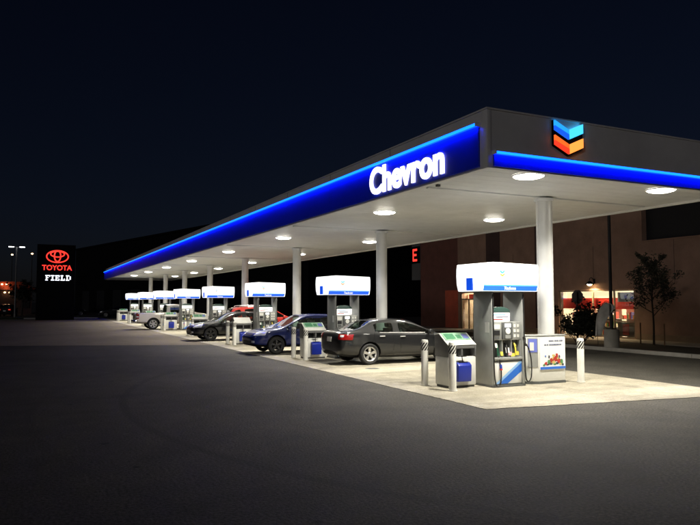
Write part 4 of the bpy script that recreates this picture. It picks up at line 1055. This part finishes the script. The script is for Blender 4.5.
# entrance
en = MB()
for y in (Dy0 + .05, Dy1 - .05): en.box(X0 + .05, X0 + .15, y - .05, y + .05, .12, Dz1)
en.box(X0 + .052, X0 + .148, Dy0 + .1, Dy1 - .1, 2.14, 2.22); en.box(X0 + .052, X0 + .148, (Dy0 + Dy1) / 2 - .03, (Dy0 + Dy1) / 2 + .03, .12, 2.14)
dd = sp(en, 'entrance_frame', 'frame_metal')
MB().box(X0 + .09, X0 + .10, Dy0 + .1, (Dy0 + Dy1) / 2 - .03, .14, 2.14).build('pane', 'shop_glass', dd); MB().box(X0 + .09, X0 + .10, (Dy0 + Dy1) / 2 + .03, Dy1 - .1, .14, 2.14).build('pane', 'shop_glass', dd)
ent = MB(); ent.box(30.2, 30.3, 36.4, 39, 0, 3); ent.box(27.86, 30.2, 36.3, 36.4, 0, 3); ent.box(27.86, 30.2, 38.9, 39, 0, 3); ent.box(27.86, 30.2, 36.4, 38.9, 2.9, 3.0)
sp(ent, 'vestibule_wall', 'shop_wall'); sp(MB().box(27.86, 30.2, 36.4, 38.9, 0, .125), 'vestibule_floor', 'shop_floor')
sp(MB().box(28.3, 28.36, 36.6, 38.8, 2.2, 2.55), 'red_sign_band', 'shop_red'); sp(MB().box(28.6, 28.66, 36.9, 38.6, 1.72, 1.98), 'pale_panel', 'panel_violet')
vm = thing('vending_machine', 'dark vending cabinet with small lit panel inside the shop entrance', 'vending machine', (29.2, 37.7, .125))
MB().box(-.35, .35, -.45, .45, 0, 1.75).build('cabinet', 'disp_dark', vm, .02); MB().box(-.362, -.352, -.3, .0, 1.2, 1.45).build('lit_panel', 'amber_bulb', vm); MB().box(-.36, -.352, -.36, .36, .35, 1.05).build('front_panel', 'black_plastic', vm)
el = thing('ceiling_light', 'warm strip light inside the shop entrance vestibule', 'light', (28.9, 37.7, 2.89))
MB().box(-.12, .12, -.5, .5, -.05, 0).build('diffuser', 'price_lit', el, .01)
ld = bpy.data.lights.new('shop_lamp', 'AREA'); ld.shape = 'RECTANGLE'; ld.size = .9; ld.size_y = .2; ld.energy = 240; ld.color = (1, .8, .55)
lo = bpy.data.objects.new('shop_lamp', ld); link(lo, el); lo.location = (0, 0, -.06)
# wall lamp
wlm = thing('wall_lamp', 'warm glowing dome wall lamp above the shop window', 'lamp', (27.5, 26.35, 2.95))
MB().box(-.03, -.001, -.06, .06, .05, .30).build('wall_plate', 'pole_dark', wlm); MB().tube([(-.03, 0, .2), (-.2, 0, .36), (-.34, 0, .3), (-.36, 0, .16)], .018, 8).build('arm', 'pole_dark', wlm, smooth=True)
MB().lathe([(.03, .18), (.07, .16), (.22, .03), (.23, .0), (.21, .01), (.06, .14)], 24, (-.36, 0, 0)).build('shade', 'pole_dark', wlm, smooth=True)
MB().lathe([(0, -.10), (.09, -.08), (.14, 0), (.09, .06), (0, .08)], 16, (-.36, 0, .02)).build('bulb', 'warm_bulb', wlm, smooth=True)
ld = bpy.data.lights.new('wall_bulb', 'SPOT'); ld.energy = 420; ld.spot_size = R(160); ld.spot_blend = .6; ld.shadow_soft_size = .07; ld.color = (1, .70, .36)
lo = bpy.data.objects.new('wall_bulb', ld); link(lo, wlm); lo.location = (-.36, 0, -.12)
# red letter sign on the grey panel
ls = thing('letter_sign', 'small red glowing letter sign on the grey panel at the shop corner', 'sign', (27.88, 45.32, 5.75))
MB().box(-.08, .015, -.62, .62, -.66, .68).build('case', 'sign_black', ls)
MB().box(-.10, -.082, .16, .30, -.5, .5).box(-.10, -.082, -.34, .158, .33, .5).box(-.10, -.082, -.26, .158, -.08, .09).box(-.10, -.082, -.34, .158, -.5, -.33).build('letter', 'neon_red', ls)

# ------------------------------------------------------------------ bed: light pole, stop sign, flag, bush, tree
lp = thing('light_pole', 'dark light pole on a round concrete footing in the planting bed', 'light pole', (22.05, 20.25, .10))
MB().lathe([(.31, 0), (.31, .70), (.29, .75), (0, .76)], 28).build('footing', 'concrete_walk', lp, smooth=True)
MB().cyl((0, 0, .76), (0, 0, 7.3), .075, .055, 14).build('pole', 'pole_dark', lp, smooth=True); MB().box(-.15, .15, -.15, .15, .76, .80).build('flange', 'pole_dark', lp)
MB().box(-.16, .5, -.16, .16, 7.25, 7.4).build('lamp_head', 'pole_dark', lp, .02)
ss_ = thing('stop_sign', 'octagonal road sign seen from its dark back above the shrub', 'sign', (22.6, 22.72, .10))
oc = [(.37 * math.cos(PI / 8 + k * PI / 4), 2.13 + .34 * math.sin(PI / 8 + k * PI / 4)) for k in range(8)]
MB().prism(oc, 0, .03, .036).build('plate', 'sign_back', ss_); MB().box(-.03, .029, -.03, .03, 0, 2.35).build('post', 'pole_dark', ss_)
fl = thing('feather_flag', 'pale grey feather banner leaning beside the concrete footing', 'flag', (22.0, 20.95, .10))
pts = [(0, 0, 0), (0, .02, .5), (0, -.05, 1.2), (0, -.22, 1.7), (0, -.45, 1.93), (0, -.66, 1.86), (0, -.72, 1.66)]
MB().tube(pts, .012, 6).build('pole', 'pole_dark', fl, smooth=True)
vs = []; fs = []; nseg = 14
for k in range(nseg + 1):
    t_ = k / nseg; z = .45 + 1.44 * t_
    y_in = .14 + .02 * t_ - .62 * t_ ** 3.2; wdt = .34 + .46 * min(1, t_ * 1.2) ** 1.2
    if t_ > .82: wdt *= max(.02, 1 - ((t_ - .82) / .18) ** 2 * .85)
    for q_ in range(6):
        a = q_ / 5; vs.append((.03 * math.sin(a * 6 + t_ * 5), y_in - wdt * a * (1 if t_ < .99 else .6), z))
for k in range(nseg):
    for q_ in range(5): fs.append((k * 6 + q_, k * 6 + q_ + 1, (k + 1) * 6 + q_ + 1, (k + 1) * 6 + q_))
b = MB().add(vs, fs).build('fabric', 'banner', fl, smooth=True); sd_ = b.modifiers.new('thick', 'SOLIDIFY'); sd_.thickness = .006

def leaf_cloud(centers, n, size, seed, m, name, parent):
    rr = random.Random(seed); vs = []; fs = []
    for _ in range(n):
        c, rad = rr.choice(centers)
        d_ = Vector((rr.gauss(0, 1), rr.gauss(0, 1), rr.gauss(0, 1))).normalized() * rad * rr.random() ** .45
        p = Vector(c) + d_; s = size * rr.uniform(.6, 1.3)
        u = Vector((rr.gauss(0, 1), rr.gauss(0, 1), rr.gauss(0, .6))).normalized(); v = u.cross(Vector((rr.gauss(0, 1), rr.gauss(0, 1), rr.gauss(0, 1)))).normalized()
        o = len(vs); vs += [p - u * s, p + v * s * .45, p + u * s, p - v * s * .45]; fs.append((o, o + 1, o + 2, o + 3))
    return MB().add(vs, fs).build(name, m, parent)
def limb(b, p, d_, ln, r, depth, rr, tips):
    p = Vector(p); d_ = Vector(d_).normalized(); q_ = [p]
    for k in range(3):
        d_ = (d_ + Vector((rr.gauss(0, .12), rr.gauss(0, .12), .10))).normalized(); q_.append(q_[-1] + d_ * ln / 3)
    b.tube(q_, lambda u: r * (1 - .55 * u), 6, 2)
    tips.append((tuple(q_[2]), ln * .34)); tips.append((tuple(q_[3]), ln * .38))
    if depth:
        for k in range(3):
            a = rr.uniform(0, 2 * PI); side = Vector((math.cos(a), math.sin(a), .55))
            limb(b, q_[rr.choice((1, 2, 3))], d_ * .6 + side, ln * .6, r * .5, depth - 1, rr, tips)
tr = thing('young_tree', 'young staked tree with sparse dark crown in the planting bed', 'tree', (25.0, 20.6, .10))
rr = random.Random(11); b = MB(); tips = []
b.tube([(0, 0, 0), (.02, 0, 1.0), (-.02, .03, 2.2), (0, 0, 3.3), (.02, .02, 3.9)], lambda u: .05 * (1 - .75 * u), 8)
for k in range(15):
    z = 1.25 + 2.3 * k / 14; a = k * 2.4; lnn = 1.25 * (1 - .6 * (k / 14)) * (.85 if k < 2 else 1)
    limb(b, (0, 0, z), (math.cos(a), math.sin(a), .5), lnn, .02, 1, rr, tips)
tips.append(((0, 0, 3.9), .35)); tips.append(((0, 0, 3.5), .4))
b.build('trunk', 'bark', tr, smooth=True)
leaf_cloud([(c, r_ * .95) for c, r_ in tips], 4200, .060, 4, 'leaf_dark', 'crown', tr)
for k, y in enumerate((21.3, 20.05)):
    tag(MB().cyl((0, 0, 0), (0, 0, .95), .03, .028, 10).build('tree_stake', 'stake_wood', None, smooth=True, loc=(25.0, y, .10)), 'wooden stake %s the young tree' % ('on the shop window side of' if k == 0 else 'on the far right side of'), 'stake', 'stakes of the young tree')
bs = thing('dark_shrub', 'dense dark leafy shrub below the octagonal sign', 'shrub', (22.75, 22.75, .10))
rr = random.Random(3); b = MB(); tips = []
for k in range(14):
    a = rr.uniform(0, 2 * PI); limb(b, (.1 * math.cos(a), .15 * math.sin(a), 0), (.5 * math.cos(a), .9 * math.sin(a), 1.0), rr.uniform(.9, 1.35), .018, 1, rr, tips)
b.build('stems', 'bark', bs, smooth=True); leaf_cloud([(c, r_ * .75) for c, r_ in tips], 3800, .085, 9, 'leaf_bush', 'foliage', bs)

# ------------------------------------------------------------------ dark surroundings
def wall_run(name, label, pts, h, dep, m, cat='building'):
    t = thing(name, label, cat, (pts[0][0], pts[0][1], 0))
    (xa, ya), (xb, yb) = pts; d_ = Vector((xb - xa, yb - ya, 0)); L_ = d_.length; d_.normalize(); n_ = Vector((d_.y, -d_.x, 0))
    if n_.x < 0: n_ = -n_
    def P(a, o, z): return tuple(d_ * a + n_ * o + Vector((0, 0, z)))
    def blk(a0, a1, o0, o1, z0, z1):
        return MB().add([P(a, o, z) for a in (a0, a1) for o in (o0, o1) for z in (z0, z1)], [(0, 1, 3, 2), (4, 6, 7, 5), (0, 4, 5, 1), (2, 3, 7, 6), (0, 2, 6, 4), (1, 5, 7, 3)])
    blk(0, L_, 0, dep, 0, h).build('wall', m, t); blk(-.2, L_ + .2, -.2, dep + .2, h + .002, h + .35).build('roof', m, t)
    return t, blk, L_
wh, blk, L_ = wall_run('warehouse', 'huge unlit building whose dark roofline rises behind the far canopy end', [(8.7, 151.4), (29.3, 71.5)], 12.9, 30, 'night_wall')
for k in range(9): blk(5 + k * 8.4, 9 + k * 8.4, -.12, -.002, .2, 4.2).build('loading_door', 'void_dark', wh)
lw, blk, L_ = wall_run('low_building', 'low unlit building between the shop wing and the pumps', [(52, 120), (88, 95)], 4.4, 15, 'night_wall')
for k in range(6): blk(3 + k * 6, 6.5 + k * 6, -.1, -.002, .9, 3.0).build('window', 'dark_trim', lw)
# dealer pylon sign
py = thing('pylon_sign', 'tall black pylon sign with glowing red oval logo and white word', 'sign', (2.62, 80, 0))
MB().box(-1.95, 1.95, 0, .6, 0, 8.35).build('board', 'sign_black', py, .04)
lg = part_empty('logo', py, (.10, -.03, 7.03))
def oval(cx_, cz, rx, rz, r_):
    return MB().tube([(cx_ + rx * math.cos(2 * PI * k / 40), 0, cz + rz * math.sin(2 * PI * k / 40)) for k in range(41)], r_, 8, 0)
for (c0, c1, a, b_) in ((0, 0, 1.10, .66), (0, .05, .32, .60), (0, .27, .70, .32)):
    oval(c0, c1, a, b_, .068).build('oval_ring', 'neon_red', lg, smooth=True)
mats = text_meshes('TOYOTA', 3.05, .58, .05, .022, 'neon_red')
rotF = Matrix(((1, 0, 0), (0, 0, -1), (0, 1, 0))).to_4x4()
for me in mats:
    o = obj_from(me, 'sign_letter', py); o.matrix_basis = Matrix.Translation((-1.44, -.005, 5.50)) @ rotF
def slab(name_, boxes, x0):
    b = MB()
    for a0, a1, z0, z1 in boxes: b.box(x0 + a0, x0 + a1, -.055, -.005, 4.36 + z0, 4.36 + z1)
    b.build('sign_letter', 'neon_white', py)
h = .60
I_ = [(0, .34, 0, .12), (0, .34, .48, .6), (.10, .24, .121, .479)]
slab('f', [(0, .26, 0, .11), (.06, .19, .111, .479), (0, .48, .49, .6), (.40, .48, .42, .489), (.191, .33, .27, .35)], -1.08)
slab('i', I_, -.52)
slab('e', [(.06, .19, .111, .479), (0, .46, .48, .6), (0, .46, 0, .11), (.36, .46, .38, .479), (.36, .46, .111, .21), (.191, .34, .25, .35)], -.10)
slab('l', [(0, .28, .49, .6), (.07, .20, .111, .489), (0, .44, 0, .11), (.34, .44, .111, .23)], .46)
slab('d', [(0, .36, .49, .6), (.07, .20, .111, .489), (0, .36, 0, .11), (.38, .51, .12, .48)], 1.0)
# far street lamp and other far lights
sl_ = thing('street_lamp', 'tall twin-headed street lamp left of the pylon sign', 'street lamp', (-1.6, 95, 0))
MB().cyl((0, 0, 0), (0, 0, 9.1), .11, .07, 12).build('pole', 'pole_grey', sl_, smooth=True)
for s in (-1, 1):
    a_ = MB().box(min(s * .07, s * .55), max(s * .07, s * .55), -.04, .04, 9.02, 9.10).build('arm', 'pole_grey', sl_)
    hd_ = MB().box(min(s * .3, s * .95), max(s * .3, s * .95), -.2, .2, 9.104, 9.25).build('lamp_head', 'pole_grey', sl_, .02)
    MB().box(min(s * .32, s * .93), max(s * .32, s * .93), -.19, .19, 9.03, 9.10).build('lamp_glass', 'cool_bulb', hd_)
for (x, y, z, lb) in ((-3.1, 140, 10.9, 'distant street lamp left of the twin-headed lamp'), (.3, 140, 11.2, 'distant street lamp between the twin-headed lamp and the pylon')):
    t = thing('street_lamp', lb, 'street lamp', (x, y, 0)); MB().cyl((0, 0, 0), (0, 0, z), .10, .06, 8).build('pole', 'pole_dark', t, smooth=True)
    MB().box(-.28, .28, -.2, .2, z + .14, z + .28).build('lamp_head', 'pole_dark', t); MB().lathe([(0, -.12), (.17, -.06), (.2, .06), (.1, .14)], 12, (0, 0, z)).build('lamp_glass', 'amber_bulb', t, smooth=True)
rs = thing('lit_restaurant', 'low far building with warm lit eaves at the picture edge', 'building', (-4.6, 122, 0))
MB().box(-6, 5.0, 0, 9, 0, 3.9).build('wall', 'stucco_dark', rs); MB().prism([(-7.0, 4.0), (6.0, 4.0), (3.5, 5.3), (-5.0, 5.3)], 1, -1.2, 9.5).build('roof', 'rust_panel', rs); 
for x in (-5, -2, 3.4): MB().box(x, x + 1.3, -.06, -.002, 1.0, 2.6).build('window', 'void_dark', rs)
for (x, z) in ((.6, 4.85), (1.25, 4.85), (1.0, 3.55), (1.7, 3.55)): MB().lathe([(0, -.12), (.13, -.08), (.15, .06), (0, .12)], 10, (x, -1.45 if z > 4 else -.3, z)).build('eave_lamp', 'amber_bulb', rs, smooth=True)
ld = bpy.data.lights.new('eave_bulb', 'POINT'); ld.energy = 12; ld.color = (1, .6, .3); ld.shadow_soft_size = .15
lo = bpy.data.objects.new('eave_bulb', ld); link(lo, rs); lo.location = (1.2, -1.9, 4.2)
make_car('sedan', 'paint_night', 'sedan', 'black parked sedan in the dark beyond the far kerb, near the pylon sign', 'car', (4.6, 95.2, 0.12), R(20), glassm='dark_glass', group='parked cars in the dark beyond the canopy')
make_car('sedan', 'paint_night', 'sedan', 'black parked sedan in the dark just beyond the canopy end', 'car', (10.6, 91.0, 0.0), R(160), glassm='dark_glass', group='parked cars in the dark beyond the canopy')
cr = make_car('suv', 'paint_night', 'sport_utility_car', 'dark parked car with faint red tail lamps at the picture edge', 'car', (-2.6, 104, 0.0), R(80), glassm='dark_glass', group='parked cars in the dark beyond the canopy')
for s in (-1, 1): MB().box(-2.36, -2.32, s * .62 - .13, s * .62 + .13, .88, 1.02).build('lit_taillight', 'dim_red', cr)
# dark trees along the road at the left edge
for k, (x, y, hh, lb) in enumerate(((-6.5, 100, 5.5, 'dark tree at the left picture edge below the street lamp'), (-1.0, 112, 4.6, 'dark tree between the lit restaurant and the pylon sign'))):
    t = thing('roadside_tree', lb, 'tree', (x, y, 0)); rr = random.Random(40 + k); b = MB(); tips = []
    b.tube([(0, 0, 0), (.1, 0, hh * .4), (0, .1, hh * .8)], lambda u: .16 * (1 - .7 * u), 8)
    for q_ in range(12):
        a = q_ * 2.4; limb(b, (0, 0, hh * (.35 + .45 * q_ / 12)), (math.cos(a), math.sin(a), .5), 1.6, .05, 1, rr, tips)
    b.build('trunk', 'bark', t, smooth=True); leaf_cloud(tips, 2200, .16, 50 + k, 'leaf_bush', 'crown', t)
